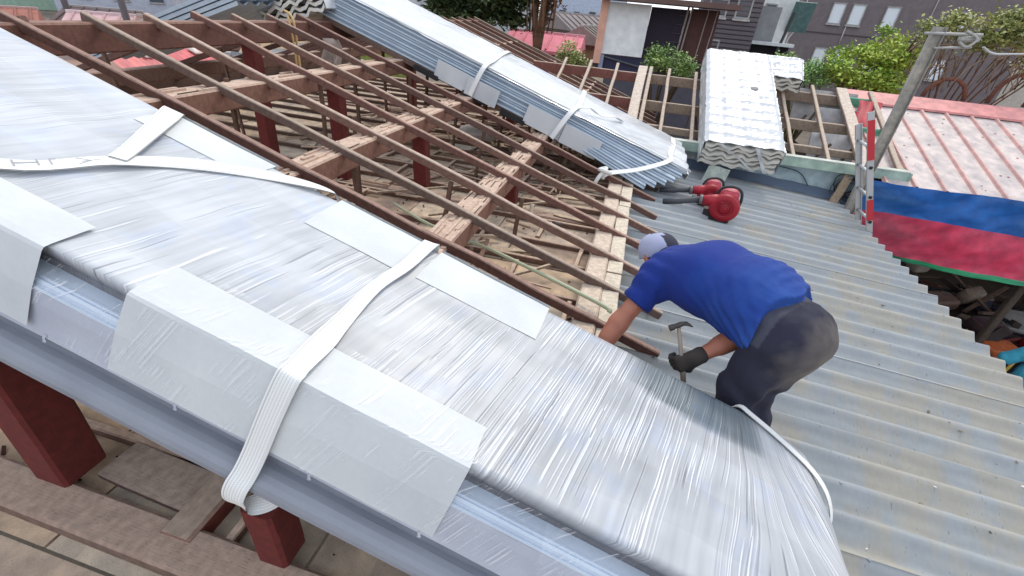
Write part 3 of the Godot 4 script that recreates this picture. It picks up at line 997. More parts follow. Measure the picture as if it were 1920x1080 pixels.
	var p1 := smooth_path([fb(-0.40, 1.66, 0.18), fb(-0.405, 1.652, 0.355), fb(-0.41, 1.625, 0.376), fb(-0.415, 1.42, 0.378), fb(-0.44, 1.22, 0.381), fb(-0.435, 1.0, 0.377), fb(-0.43, 0.90, 0.380), fb(-0.427, 0.775, 0.384), fb(-0.428, 0.737, 0.368), fb(-0.433, 0.694, 0.25), fb(-0.437, 0.655, 0.12), fb(-0.440, 0.625, 0.05), fb(-0.445, 0.598, 0.005), fb(-0.442, 0.590, -0.045), fb(-0.415, 0.605, -0.078), fb(-0.37, 0.64, -0.075), fb(-0.34, 0.68, -0.05)], 5)
	ac = []; wd = []
	for i in p1.size():
		var f := float(i) / (p1.size() - 1)
		ac.append(Vector3(1.0, 0.25 * sin(f * 16.0) * (1.0 if f < 0.45 else 0.0), 0.0 if f < 0.8 else -0.5 * (f - 0.8) / 0.2))
		wd.append((0.072 if f > 0.4 else 0.060 + 0.014 * sin(f * 20)) * (1.0 if f < 0.86 else 0.85))
	show_mesh(w, "webbing", ribbon(p1, ac, wd, 0.004), M.webbing)
	var w2 := thing("lifting_sling", "white webbing sling with printed dark characters crossing the far left of the film", "sling", Vector3.ZERO, "webbing slings on the front bundle")
	slope_node(w2, -0.4, 1.2)
	var p2 := smooth_path([fb(-1.95, 0.70, 0.376), fb(-1.56, 0.935, 0.378), fb(-1.446, 1.17, 0.38), fb(-1.30, 1.38, 0.378), fb(-1.12, 1.53, 0.376), fb(-0.92, 1.637, 0.376), fb(-0.86, 1.66, 0.34), fb(-0.84, 1.668, 0.2)], 6)
	ac = []; wd = []
	for i in p2.size():
		var f := float(i) / (p2.size() - 1)
		ac.append(Vector3(-0.75, 0.0 if f < 0.3 else 0.35 * sin((f - 0.3) * 9.0), -0.65))
		wd.append(lerpf(0.062, 0.048, f))
	show_mesh(w2, "webbing", ribbon(p2, ac, wd, 0.004), M.webbing)
	# the print on it
	var ink := begin()
	var dirp := (fb(-1.446, 1.17, 0.384) - fb(-1.56, 0.935, 0.384)).normalized()
	var acr := Vector3(dirp.z, 0, -dirp.x)
	var o0 := fb(-1.548, 0.958, 0.3815)
	var strokes := [[0.0, -0.4, 0.0, 0.4], [0.055, -0.4, 0.055, 0.4], [0.0, 0.0, 0.055, 0.0], [0.085, -0.35, 0.085, 0.4], [0.085, 0.4, 0.10, 0.4], [0.15, -0.4, 0.185, 0.05], [0.15, 0.45, 0.185, 0.05], [0.16, -0.05, 0.21, 0.2], [-0.06, -0.4, -0.03, 0.4], [-0.10, 0.4, -0.045, 0.0]]
	for k in strokes:
		var a := o0 + dirp * float(k[0]) + acr * float(k[1]) * 0.045
		var b := o0 + dirp * float(k[2]) + acr * float(k[3]) * 0.045
		box(ink, along(a, b).translated_local(Vector3(a.distance_to(b) / 2, 0, 0)), Vector3(a.distance_to(b), 0.0012, 0.0045))
	show_mesh(w2, "print", done(ink), flat_mat(col(160, 163, 168), 0.9)).set_meta("kind", "stuff")
	var w3 := thing("lifting_sling", "short white webbing tail folded away from the printed sling toward the far edge", "sling", Vector3.ZERO, "webbing slings on the front bundle")
	slope_node(w3, -0.4, 1.2)
	var p3 := smooth_path([fb(-1.44, 1.19, 0.386), fb(-1.47, 1.26, 0.384), fb(-1.54, 1.40, 0.380), fb(-1.62, 1.56, 0.378), fb(-1.66, 1.645, 0.372), fb(-1.67, 1.665, 0.25)], 5)
	ac = []; wd = []
	for i in p3.size():
		var f := float(i) / (p3.size() - 1)
		ac.append(Vector3(1, 0.3 * sin(f * 5), -0.4)); wd.append(lerpf(0.055, 0.085, sin(f * PI)))
	show_mesh(w3, "webbing", ribbon(p3, ac, wd, 0.004), M.webbing)

# ---------------------------------------------------------------- the unwrapped bundle in the middle
func make_middle_bundle() -> void:
	var o := thing("ribbed_sheet_bundle", "long stack of blue grey ribbed sheets laid down the slope, white film on top", "sheet bundle")
	slope_node(o, -1.0, 6.2)
	var at := func(s: float, p: float, n: float): return Vector3(s + 1.0, n, -(p - 6.2))
	var layers := 6
	var th := 0.052
	for k in layers:
		var n0 := th * k
		var end: float = [0.78, 0.88, 0.98, 1.06, 1.12, 1.16][k]
		var st := begin(false)
		# near edge of a sheet: two rolled ribs, the lower sheets creep out toward the eaves
		var prof := [Vector2(0.06, 0.004), Vector2(0.02, 0.002), Vector2(0.0, 0.012), Vector2(0.004, 0.026), Vector2(0.030, 0.034), Vector2(0.034, 0.040), Vector2(0.012, 0.046), Vector2(0.02, 0.053)]
		var creep := func(s: float) -> float: return 5.56 - (layers - 1 - k) * (0.012 + 0.075 * smoothstep(-0.4, 1.0, s)) + 0.012 * noise.get_noise_2d(s * 40, k * 77.0) - 0.01 * (k % 2)
		for i in prof.size() - 1:
			st.set_smooth_group(i + 1)
			sheet(st, 46, 1, func(u, v):
				var s: float = lerpf(-4.1, end, u)
				var q: Vector2 = prof[i].lerp(prof[i + 1], v)
				return at.call(s, creep.call(s) + q.x, n0 + q.y + 0.004 * noise.get_noise_2d(s * 60, k * 30.0)))
		# upper face of the sheet where it sticks out, ribbed along its length
		st.set_smooth_group(60)
		sheet(st, 30, 24, func(u, v):
			var s: float = lerpf(-4.1, end, u)
			return at.call(s, creep.call(s) + 0.02 + 1.36 * v, n0 + 0.050 + 0.010 * absf(sin(v * 40.0)) - 0.012 * v))
		st.set_smooth_group(61)
		sheet(st, 1, 20, func(u, v): return at.call(end, creep.call(end) + 1.36 * v, n0 + 0.006 + 0.036 * u))
		show_mesh(o, "ribbed_sheet", done(st), M.slate)
	# film on the top
	var f := begin(false)
	sheet(f, 90, 30, func(u, v):
		var s := lerpf(-4.1, 1.19 - 0.05 * v, u)
		var p := lerpf(5.545, 7.02, v)
		var n := 0.326 + 0.014 * noise.get_noise_2d(s * 50, p * 90) + 0.008 * noise.get_noise_2d(s * 500 + 90.0, p * 900) + 0.03 * sin(v * PI) * smoothstep(0.1, 0.6, v)
		if s > 1.0:
			n -= 0.5 * (s - 1.0) * (s - 1.0) + 0.012 * sin(v * 26.0)
		if v < 0.03:
			n -= 0.02
		return at.call(s, p, n), func(u, v): return Vector2(u * 4.0, v))
	sheet(f, 90, 3, func(u, v): return at.call(lerpf(-4.1, 1.19, u), 7.02 + 0.02 * v, lerpf(0.326, 0.02, v)))
	sheet(f, 30, 3, func(u, v): return at.call(1.19 - 0.05 * u + 0.02 * sin(u * 40.0), lerpf(5.56, 7.02, u), lerpf(0.318, 0.20, v)))
	show_mesh(o, "film", done(f), M.packwhite)
	var dr := begin(false)
	sheet(dr, 60, 1, func(u, v): return at.call(lerpf(-4.1, 1.15, u), 5.54, lerpf(0.33, 0.315 - 0.012 * sin(u * 23.0) * sin(u * 11.0), v)))
	show_mesh(o, "film_hem", done(dr), M.packwhite)
	# grey side boards under the straps
	for q in [[-2.0, -1.18, -0.03, 0.17], [-0.82, 0.14, -0.03, 0.19]]:
		var b := begin()
		for k in 2:
			var x0: float = lerpf(q[0], q[1], 0.5 * k) + 0.006 * k
			var x1: float = lerpf(q[0], q[1], 0.5 * k + 0.5)
			var t := Transform3D(Basis(Vector3.UP, 0.02 * (k * 2 - 1)), at.call((x0 + x1) / 2, 5.47 - 0.03 * k, (q[2] + q[3]) / 2))
			box(b, t, Vector3(x1 - x0, q[3] - q[2], 0.008))
		show_mesh(o, "side_board", done(b), M.stone)
	# dark rubber blocks the stack rests on
	for s in [-2.1, -1.45, -0.95, 0.35]:
		var b := begin()
		box(b, Transform3D(Basis(), at.call(s, 5.7, -0.035)), Vector3(0.32, 0.05, 0.5))
		show_mesh(o, "rest_block", done(b), M.black)
	# straps
	var straps := [
		["upper white strap around the ribbed sheet stack, with a pale side board behind", [[-1.62, 7.03, 0.1], [-1.60, 7.03, 0.33], [-1.56, 6.5, 0.362], [-1.50, 5.9, 0.345], [-1.47, 5.54, 0.335], [-1.48, 5.44, 0.20], [-1.50, 5.42, -0.02]]],
		["middle white strap around the ribbed sheet stack, its tail loose on top", [[-0.40, 7.03, 0.1], [-0.40, 7.03, 0.33], [-0.36, 6.5, 0.362], [-0.32, 5.9, 0.345], [-0.34, 5.54, 0.335], [-0.38, 5.43, 0.18], [-0.42, 5.40, -0.02]]],
		["lowest white strap drawn aslant over the stack and knotted to a rafter", [[1.02, 7.0, 0.1], [1.0, 7.0, 0.32], [0.98, 6.4, 0.358], [0.93, 5.9, 0.340], [0.90, 5.50, 0.330], [0.62, 5.22, 0.16], [0.34, 5.06, 0.02], [0.30, 5.05, -0.06]]]]
	for sdef in straps:
		var so := thing("strap", sdef[0], "strap", Vector3.ZERO, "straps around the ribbed sheet stack")
		slope_node(so, -1.0, 6.2)
		var pts := []
		for q in sdef[1]:
			pts.append(at.call(q[0], q[1], q[2]))
		pts = smooth_path(pts, 5)
		var ac := []
		var wd := []
		for i in pts.size():
			ac.append(Vector3(1, 0.1, 0.25)); wd.append(0.062)
		show_mesh(so, "webbing", ribbon(pts, ac, wd, 0.004), M.webbing)
		if sdef == straps[1]:
			var tl := smooth_path([at.call(-0.33, 5.7, 0.345), at.call(-0.2, 5.75, 0.40), at.call(-0.05, 5.85, 0.36), at.call(0.1, 6.0, 0.39), at.call(0.25, 6.15, 0.36)], 5)
			ac = []; wd = []
			for i in tl.size():
				ac.append(Vector3(-0.4, 0.5 * sin(i * 0.6), -1)); wd.append(0.05)
			show_mesh(so, "strap_tail", ribbon(tl, ac, wd, 0.004), M.webbing)
		if sdef == straps[2]:
			var kn := begin(false)
			tube(kn, smooth_path([at.call(0.36, 5.06, 0.03), at.call(0.26, 5.0, 0.035), at.call(0.24, 5.1, 0.0), at.call(0.3, 5.12, 0.04), at.call(0.27, 5.02, -0.03), at.call(0.26, 5.0, -0.12)], 5), fill(26, 0.022), 7)
			show_mesh(so, "knot", done(kn), M.webbing)

# ---------------------------------------------------------------- white wrapped tile sheets
# frame t: x across, y up, z out of the end that faces the viewer
func tile_bundle(called: String, label: String, t: Transform3D, w: float, l: float, layers: int, pitch: float) -> Node3D:
	var o := thing(called, label, "sheet bundle", Vector3.ZERO, "white wrapped tile sheet bundles")
	o.transform = t
	var th := 0.066
	var wave := func(x: float, k: float) -> float: return 0.020 * sin(TAU * x / pitch + k * 0.9) + 0.008 * sin(2 * TAU * x / pitch)
	for k in layers:
		var st := begin(false)
		var n0 := th * k
		var zo := rng.randf_range(-0.02, 0.02)
		var xo := rng.randf_range(-0.02, 0.02)
		st.set_color(lin(246, 247, 244))
		st.set_smooth_group(1)
		sheet(st, 60, 1, func(u, v): return Vector3(w * (u - 0.5) + xo, n0 + wave.call(w * u, k) + 0.038 * v + 0.004, zo))
		st.set_smooth_group(2)
		sheet(st, 60, 2, func(u, v): return Vector3(w * (u - 0.5) + xo, n0 + wave.call(w * u, k) + 0.042, zo - l * v))
		st.set_smooth_group(3)
		sheet(st, 2, 1, func(u, v): return Vector3(-w / 2 + xo, n0 + 0.042 * v, zo - l * u))
		sheet(st, 2, 1, func(u, v): return Vector3(w / 2 + xo, n0 + 0.042 * v, zo - l * u))
		show_mesh(o, "tile_sheet", done(st), M.paint)
	# wrapping over the top and sides, sagging into the courses
	var f := begin(false)
	var hh := th * layers
	sheet(f, 48, 110, func(u, v):
		var x: float = w * (u - 0.5) * 1.03
		var z: float = 0.03 - (l + 0.06) * v
		var course: float = fposmod(-z / 0.225, 1.0)
		var n: float = hh + 0.004 + 0.022 * pow(course, 3.0) + 0.35 * wave.call(w * u, 0.0) * (0.3 + 0.7 * course) + 0.007 * noise.get_noise_2d(x * 900, z * 1100) + 0.004 * noise.get_noise_2d(x * 2600 + 50.0, z * 2600)
		if u < 0.03 or u > 0.97:
			n -= 0.02
		return Vector3(x, n, z), func(u, v): return Vector2(u * w, v * l))
	for sd in [-1, 1]:
		f.set_smooth_group(3 + sd)
		sheet(f, 10, 60, func(u, v): return Vector3(sd * (w * 0.515 + 0.012 * noise.get_noise_2d(u * 200, v * 500)), lerpf(hh - 0.01, 0.0, u), 0.02 - (l + 0.04) * v))
	show_mesh(o, "white_wrap", done(f), M.packwhite)
	return o

func make_white_bundles() -> void:
	var up := Vector3(0, cos(WC), sin(WC))
	var back := Vector3(0, -sin(WC), cos(WC))      # down the wing's slope, toward the viewer
	var b := Basis(Vector3.RIGHT, up, back)
	var o := tile_bundle("tile_sheet_bundle", "large white wrapped bundle of wavy tile sheets standing across the wing eave", Transform3D(b, wing_at(1.44, -0.44, 0.0)), 0.95, 2.70, 5, 0.24)
	# torn holes and a hanging flap
	var fl := begin(false)
	fl.set_color(lin(178, 190, 186))
	sheet(fl, 8, 10, func(u, v): return Vector3(-0.34 + 0.28 * u - 0.10 * v, -0.0 - 0.22 * v + 0.015 * sin(u * 5), 0.05 + 0.28 * v + 0.02 * sin(v * 6)))
	show_mesh(o, "loose_flap", done(fl), M.paint)
	for q in [[-0.3, 0.2, 0.05, 0.035], [0.12, 0.33, -0.25, 0.05]]:
		var tp := begin(false)
		sheet(tp, 10, 1, func(u, v): return Vector3(lerpf(q[0], q[1], u) + q[3] * v, lerpf(0.335, 0.0, u), 0.04 + 0.012 * sin(u * 9)))
		show_mesh(o, "tape", done(tp), M.packwhite)
	var tr := begin(false)
	tr.set_color(lin(92, 98, 108))
	for k in 9:
		vtx(tr, Vector3(0.18, 0.345, -1.52), Vector2.ZERO); vtx(tr, Vector3(0.18 + 0.06 * cos(k * 0.7), 0.346, -1.52 - 0.05 * sin(k * 0.7)), Vector2.ZERO); vtx(tr, Vector3(0.18 + 0.06 * cos(k * 0.7 + 0.7), 0.346, -1.52 - 0.05 * sin(k * 0.7 + 0.7)), Vector2.ZERO)
	show_mesh(o, "torn_hole", done(tr), M.plain)
	tile_bundle("tile_sheet_bundle", "short white bundle of wavy sheets at the top of the wing, behind the large one", Transform3D(b.rotated(Vector3.UP, -0.12), wing_at(2.08, 1.72, 0.06)), 0.62, 0.7, 3, 0.21)
	# behind the ridge at the upper left
	var fb2 := Basis(Vector3(cos(A), sin(A), 0), Vector3(-sin(A), cos(A), 0), Vector3(0, 0, 1))
	tile_bundle("tile_sheet_bundle", "white bundle of wavy sheets just behind the ridge, partly hidden by the ribbed stack", Transform3D(fb2, v3(-4.05, -0.34, 5.35)), 0.9, 1.3, 5, 0.22)
	var g := thing("grey_sheet_bundle", "grey ribbed sheets lying on the far slope just behind the ridge beam", "sheet bundle")
	g.transform = Transform3D(fb2, v3(-5.2, -0.62, 5.2))
	for k in 4:
		var st := begin(false)
		st.set_smooth_group(1)
		sheet(st, 2, 60, func(u, v): return Vector3(-1.5 + 2.5 * u, 0.05 * k + 0.10 + 0.02 * cos(v * TAU * 6), 0.45 - 1.1 * v))
		st.set_smooth_group(2)
		sheet(st, 2, 1, func(u, v): return Vector3(-1.5 + 2.5 * u, 0.05 * k + 0.08 + 0.04 * v, 0.45 + 0.01 * k))
		show_mesh(g, "ribbed_sheet", done(st), M.slate)

# ---------------------------------------------------------------- houses beyond
# a box house in its own frame: front faces +z
func house(called: String, label: String, at: Vector3, turn: float, size: Vector3, wall: Color, roof: Color, roof_h: float, wins: Array, category: String = "house", group: String = "") -> Node3D:
	var o := thing(called, label, category, at, group)
	o.rotation.y = turn
	var st := begin()
	st.set_color(wall)
	box(st, Transform3D(Basis(), Vector3(0, size.y / 2, 0)), size)
	show_mesh(o, "wall", done(st), M.far)
	if roof_h > 0.01:
		var r := begin()
		r.set_color(roof)
		var x := size.x / 2 + 0.25
		var z := size.z / 2 + 0.3
		var y := size.y
		var a := Vector3(-x, y - 0.05, z)
		var b := Vector3(x, y - 0.05, z)
		var c := Vector3(x, y + roof_h, 0)
		var d := Vector3(-x, y + roof_h, 0)
		var e := Vector3(-x, y - 0.05, -z)
		var f := Vector3(x, y - 0.05, -z)
		quad(r, d, c, b, a); quad(r, e, f, c, d)
		quad(r, a + Vector3.DOWN * 0.12, b + Vector3.DOWN * 0.12, f + Vector3.DOWN * 0.12, e + Vector3.DOWN * 0.12)
		quad(r, a, b, b + Vector3.DOWN * 0.12, a + Vector3.DOWN * 0.12)
		for g in [[a, d, e], [f, c, b]]:
			for q in g:
				vtx(r, q, Vector2(q.z, q.y))
		r.set_color(roof.lerp(Color.WHITE, 0.25))
		box(r, Transform3D(Basis(), Vector3(0, y + roof_h, 0)), Vector3(size.x + 0.55, 0.09, 0.22))
		var n := int(size.x / 0.45)
		r.set_color(roof.lerp(Color.BLACK, 0.18))
		for i in n:
			var xx := -x + (i + 0.5) * 2 * x / n
			var ln := Vector2(z, roof_h).length()
			box(r, Transform3D(Basis(Vector3.RIGHT, atan2(roof_h, z)), Vector3(xx, y + roof_h / 2 + 0.02, z / 2)), Vector3(0.08, 0.04, ln))
		show_mesh(o, "roof", done(r), M.far)
	else:
		var r := begin()
		r.set_color(roof)
		box(r, Transform3D(Basis(), Vector3(0, size.y + 0.08, 0)), Vector3(size.x + 0.2, 0.16, size.z + 0.2))
		show_mesh(o, "roof_slab", done(r), M.far)
	for q in wins:
		window(o, Vector3(q[0], q[1], size.z / 2), q[2], q[3], M.glass if q.size() < 5 else q[4])
	return o

func window(o: Node3D, at: Vector3, w: float, h: float, glass: Material) -> void:
	var f := begin()
	f.set_color(lin(176, 176, 180))
	for s in [-1, 1]:
		box(f, Transform3D(Basis(), at + Vector3(s * (w / 2 + 0.03), 0, 0.02)), Vector3(0.06, h + 0.12, 0.1))
		box(f, Transform3D(Basis(), at + Vector3(0, s * (h / 2 + 0.03), 0.022)), Vector3(w, 0.06, 0.1))
	f.set_color(lin(196, 196, 198))
	box(f, Transform3D(Basis(), at + Vector3(0, -h / 2 - 0.1, 0.05)), Vector3(w + 0.2, 0.07, 0.16))
	var fr := show_mesh(o, "window", done(f), M.paint)
	var p := begin()
	box(p, Transform3D(Basis(), at + Vector3(0, 0, 0.004)), Vector3(w, h, 0.03))
	show_mesh(fr, "pane", done(p), glass)

func make_background() -> void:
	# dark grey block with white windows
	var wins := []
	for q in [[-4.1, 6.0], [-2.97, 6.0], [-1.1, 6.0], [2.6, 6.0], [-4.2, 3.4], [-3.0, 3.4], [-1.1, 3.4], [2.6, 3.4], [-4.1, 8.6], [-2.97, 8.6], [-1.1, 8.6]]:
		wins.append([q[0], q[1] - 0.1, 0.66, 1.08, M.pane])
	var d := house("dark_grey_building", "large dark grey building with rows of pale windows behind the green trees", v3(16.2, GROUND, 42.5), -0.16, Vector3(12.6, 12, 8), lin(122, 113, 116), lin(90, 86, 88), 0.0, wins, "building")
	for q in [[Vector3(-6.05, 12, 4.05), Vector3(-6.05, 5.0, 4.05), Vector3(-6.4, 4.2, 4.05), Vector3(-6.5, 0, 4.05)], [Vector3(0.95, 12, 4.05), Vector3(0.95, 4, 4.05)], [Vector3(-3.3, 5.2, 4.05), Vector3(-3.3, 4.2, 4.05)]]:
		var ln := begin(false)
		ln.set_color(lin(190, 186, 186))
		tube(ln, q, fill(q.size(), 0.035), 5)
		show_mesh(d, "conduit", done(ln), M.plain)
	var sl := begin()
	sl.set_color(lin(84, 78, 82))
	box(sl, Transform3D(Basis(), Vector3(0, 4.75, 4.02)), Vector3(12.6, 0.06, 0.06))
	show_mesh(d, "storey_band", done(sl), M.far)
	house("pale_apartment_building", "pale block at the right edge beyond the bare vines", v3(26.6, GROUND, 47), -0.3, Vector3(6, 13, 6), lin(222, 214, 204), lin(180, 174, 168), 0.0, [[-3, 7.6, 1.2, 1.4], [-1, 7.6, 1.2, 1.4], [1.2, 7.6, 1.2, 1.4], [-3, 4.4, 1.2, 1.4], [-1, 4.4, 1.2, 1.4]], "building")
	house("light_blue_building", "distant light blue grey building with small windows, left of the white panel", v3(-9.6, GROUND, 79), 0.05, Vector3(11, 16, 8), lin(190, 202, 222), lin(170, 178, 196), 0.0, [[-3.2, 4.1, 0.85, 1.1], [-1.2, 4.35, 0.7, 0.5], [1.0, 4.2, 0.85, 1.1], [2.9, 4.1, 1.0, 1.1], [-1.2, 2.6, 0.7, 0.7], [-3.2, 7.4, 0.85, 1.1], [1.0, 7.4, 0.85, 1.1]], "building")
	# the house with the blank white panel
	var h := thing("panel_house", "old house with a blank white panel, salmon corner post and dark open side", "house", v3(0, GROUND, 18))
	var parts := [["salmon_post", lin(230, 176, 154), Vector3(-1.62, 4.2, 0.06), Vector3(0.24, 2.1, 0.3)], ["white_panel", lin(240, 243, 245), Vector3(-0.82, 4.22, 0.1), Vector3(1.38, 1.52, 0.08)], ["dark_opening", lin(48, 40, 58), Vector3(0.5, 4.2, -0.35), Vector3(1.25, 1.5, 0.1)], ["brown_side", lin(92, 62, 60), Vector3(1.6, 4.25, -0.5), Vector3(0.9, 1.5, 0.1)], ["lower_wall", lin(52, 52, 78), Vector3(-0.55, 3.1, 0.02), Vector3(1.9, 0.66, 0.1)], ["blue_post", lin(150, 158, 188), Vector3(-1.46, 3.1, 0.1), Vector3(0.14, 0.66, 0.14)], ["back_wall", lin(70, 60, 62), Vector3(0.1, 2.2, -1.2), Vector3(3.9, 4.4, 0.2)], ["roof_edge", lin(110, 88, 82), Vector3(0.35, 5.1, 0.0), Vector3(4.3, 0.14, 1.4)], ["base_wall", lin(86, 84, 96), Vector3(0.1, 1.4, -0.06), Vector3(3.6, 2.75, 0.2)]]
	for q in parts:
		var st := begin()
		st.set_color(q[1])
		box(st, Transform3D(Basis(), q[2]), q[3])
		show_mesh(h, q[0], done(st), M.far)
	for q in [[0.98, 0.06], [1.1, 0.05], [1.62, 0.03], [1.9, 0.03]]:
		timber(h, "mullion", Vector3(q[0], 3.45, -0.28), Vector3(q[0] + 0.06, 5.03, -0.28), q[1], 0.05, lin(170, 158, 156), lin(150, 140, 140), Vector3(0, 0, 1))
	for k in 5:
		timber(h, "shelf", Vector3(0.62 + 0.05 * k, 3.75 + 0.26 * k, -0.27), Vector3(1.0, 3.75 + 0.26 * k, -0.27), 0.04, 0.03, lin(96, 86, 100), lin(80, 70, 84))
	timber(h, "rail", Vector3(-1.4, 3.4, 0.14), Vector3(0.3, 3.12, 0.14), 0.04, 0.04, lin(120, 124, 130), lin(100, 104, 110))
	timber(h, "balcony_rail", Vector3(0.9, 3.38, 0.1), Vector3(2.2, 3.5, 0.1), 0.06, 0.06, lin(150, 140, 132), lin(130, 120, 112))
	# siding house
	var s := house("siding_house", "grey house of horizontal siding boards beside the brown panel house", v3(3.0, GROUND, 25), -0.05, Vector3(2.2, 8, 5), lin(104, 98, 108), lin(90, 84, 88), 0.0, [[-0.5, 5.2, 0.6, 0.5], [0.45, 5.25, 0.45, 0.6], [-0.4, 3.9, 0.5, 0.3]])
	for k in 16:
		timber(s, "siding_board", Vector3(-1.1, 3.5 + 0.16 * k, 2.535), Vector3(1.1, 3.5 + 0.16 * k, 2.535), 0.05, 0.11, lin(128, 120, 128), lin(112, 106, 114))
	var wt := house("white_townhouse", "narrow white town house with a teal awning between grey houses", v3(6.2, GROUND, 34), 0.0, Vector3(1.9, 9, 6), lin(230, 234, 234), lin(190, 196, 198), 0.0, [[-0.3, 5.4, 0.45, 0.7], [0.4, 6.8, 0.5, 0.7]])
	var aw := begin()
	aw.set_color(lin(98, 138, 142))
	box(aw, Transform3D(Basis(Vector3.RIGHT, 0.3), Vector3(1.2, 5.3, 3.3)), Vector3(1.0, 1.4, 0.06))
	show_mesh(wt, "teal_awning", done(aw), M.paint)
	var ga := thing("garage", "dark open garage under a white canopy left of dark grey building", "garage", v3(4.75, GROUND, 24.2))
	for q in [["dark_opening", lin(26, 26, 34), Vector3(0, 3.6, 0), Vector3(2.1, 0.9, 0.1)], ["canopy", lin(214, 222, 224), Vector3(0, 4.12, 0.25), Vector3(2.2, 0.12, 0.6)], ["lower_wall", lin(90, 88, 92), Vector3(0, 1.57, 0), Vector3(2.2, 3.1, 0.3)], ["upper_wall", lin(150, 152, 154), Vector3(-0.35, 4.8, -0.3), Vector3(1.4, 1.3, 0.2)]]:
		var st := begin()
		st.set_color(q[1])
		box(st, Transform3D(Basis(), q[2]), q[3])
		show_mesh(ga, q[0], done(st), M.far)
	timber(ga, "post", Vector3(0.45, 3.1, 0.5), Vector3(0.7, 5.3, 0.5), 0.1, 0.1, lin(76, 78, 82), lin(76, 78, 82), Vector3(0, 0, 1))
	# pink roof, tan house and small roofs between
	house("pink_roof_house", "low house with a faded pink metal roof and white blotches", v3(-4.5, GROUND, 23.2), 0.05, Vector3(2.9, 3.15, 3.2), lin(170, 140, 130), lin(232, 136, 150), 0.55, [])
	house("tan_house", "tan house with a grey tiled gable beside the salmon post", v3(-2.9, GROUND, 27.5), 1.35, Vector3(3.2, 3.3, 2.6), lin(176, 136, 108), lin(150, 138, 132), 0.75, [])
	house("tiled_house", "small grey tiled house roof below the light blue building", v3(-5.0, GROUND, 36), 0.9, Vector3(4, 3.6, 3.6), lin(160, 148, 140), lin(142, 132, 132), 0.9, [])
	var pw := thing("cream_parapet", "short cream parapet wall beside the round yellow green bush", "wall", v3(-1.25, GROUND, 11.4))
	var pst := begin()
	pst.set_color(lin(214, 206, 178))
	box(pst, Transform3D(Basis(), Vector3(0, 1.75, 0)), Vector3(0.85, 3.5, 0.2))
	show_mesh(pw, "wall_face", done(pst), M.far)
	var tp := thing("grey_tarpaulin", "pale grey sheet stretched behind the wing, between the shrub and white bundle", "tarpaulin", v3(0.95, -0.95, 10.2))
	var tst := begin(false)
	tst.set_color(lin(176, 176, 170))
	sheet(tst, 12, 8, func(u, v): return Vector3(-0.5 + 1.1 * u, 0.20 * u + 0.04 * sin(u * 7) - 0.12 * v, 0.5 - 0.9 * v))
	show_mesh(tp, "cloth", done(tst), M.paint)
	# the town at the upper left
	var town := [
		["green_house", "pale green two storey house with small dark windows at the far upper left", -68.0, 47.0, 0.9, Vector3(18, 6.5, 8), lin(162, 190, 172), lin(176, 190, 182), 0.0, [[-6, 2.6, 0.9, 1.0], [-3.5, 2.6, 0.9, 1.0], [-1, 2.6, 0.9, 1.0], [1.5, 2.6, 0.9, 1.0], [4, 2.6, 0.9, 1.0]]],
		["brown_roof_house", "low house with a reddish brown roof at the left edge of the town", -29.5, 16.5, 0.9, Vector3(4.5, 1.9, 4), lin(190, 150, 120), lin(164, 108, 96), 0.8, []],
		["tan_shed", "ochre walled shed just beyond the ridge at the far left", -25.5, 13.6, 0.8, Vector3(3.2, 2.15, 3), lin(196, 156, 104), lin(188, 130, 110), 0.25, []],
		["white_roof_shed", "long shed with a white sheet roof behind the first rafters", -22.0, 14.8, 0.75, Vector3(4.8, 2.25, 2.6), lin(160, 140, 132), lin(222, 220, 222), 0.35, []],
		["gabled_house", "small dark gabled house with a white front beyond the second rafter", -26.5, 20.5, 0.35, Vector3(3.0, 2.15, 3), lin(214, 208, 206), lin(110, 92, 92), 0.7, []],
		["lavender_building", "wide pale lavender building with a flat roof above the second rafter tip", -54.0, 47.0, 0.75, Vector3(15, 6.0, 6), lin(186, 192, 206), lin(200, 204, 214), 0.0, [[-5, 2.3, 1.2, 0.9], [-2, 2.3, 1.2, 0.9], [1, 2.3, 1.2, 0.9], [4, 2.3, 1.2, 0.9]]],
		["pink_roof_cottage", "cottage with a blotchy pale pink roof between the thin poles", -20.5, 17.4, 0.6, Vector3(4.6, 2.3, 3.4), lin(200, 182, 178), lin(206, 170, 172), 0.7, []],
		["rust_roof_cottage", "cottage with a rusty brown roof behind the third and fourth rafters", -17.0, 17.0, 0.55, Vector3(4.0, 2.5, 3.2), lin(168, 140, 124), lin(150, 118, 104), 0.65, []],
		["long_pale_hall", "long hall with a pale lavender metal roof behind the palm", -38.0, 46.0, 0.65, Vector3(15, 3.4, 7), lin(190, 190, 200), lin(202, 202, 214), 0.9, [[-3, 1.8, 1, 0.8], [0, 1.8, 1, 0.8]]],
		["yellow_shed", "small ochre shed beside the yellow green field, beyond the fourth rafter", -13.6, 17.5, 0.45, Vector3(2.6, 2.4, 2.4), lin(190, 160, 100), lin(176, 150, 120), 0.4, []],
		["far_white_block", "far white block near the dark tree at the top", -33.0, 62.0, 0.5, Vector3(9, 6.5, 5), lin(208, 210, 216), lin(190, 194, 202), 0.0, [[-2, 3.9, 1.1, 0.9], [0.4, 3.9, 1.1, 0.9]]],
		["far_blue_block", "far bluish block at the top left corner", -84.0, 40.0, 1.1, Vector3(18, 7, 8), lin(176, 190, 204), lin(186, 196, 208), 0.0, [[-3, 3.2, 1.2, 0.9], [0, 3.2, 1.2, 0.9], [3, 3.2, 1.2, 0.9]]],
		["far_grey_row", "far row of grey flats behind the ribbed sheets", -22.0, 66.0, 0.3, Vector3(14, 6.0, 6), lin(186, 190, 196), lin(176, 180, 188), 0.0, [[-4, 3.6, 1.2, 0.9], [-1, 3.6, 1.2, 0.9], [2, 3.6, 1.2, 0.9]]]]
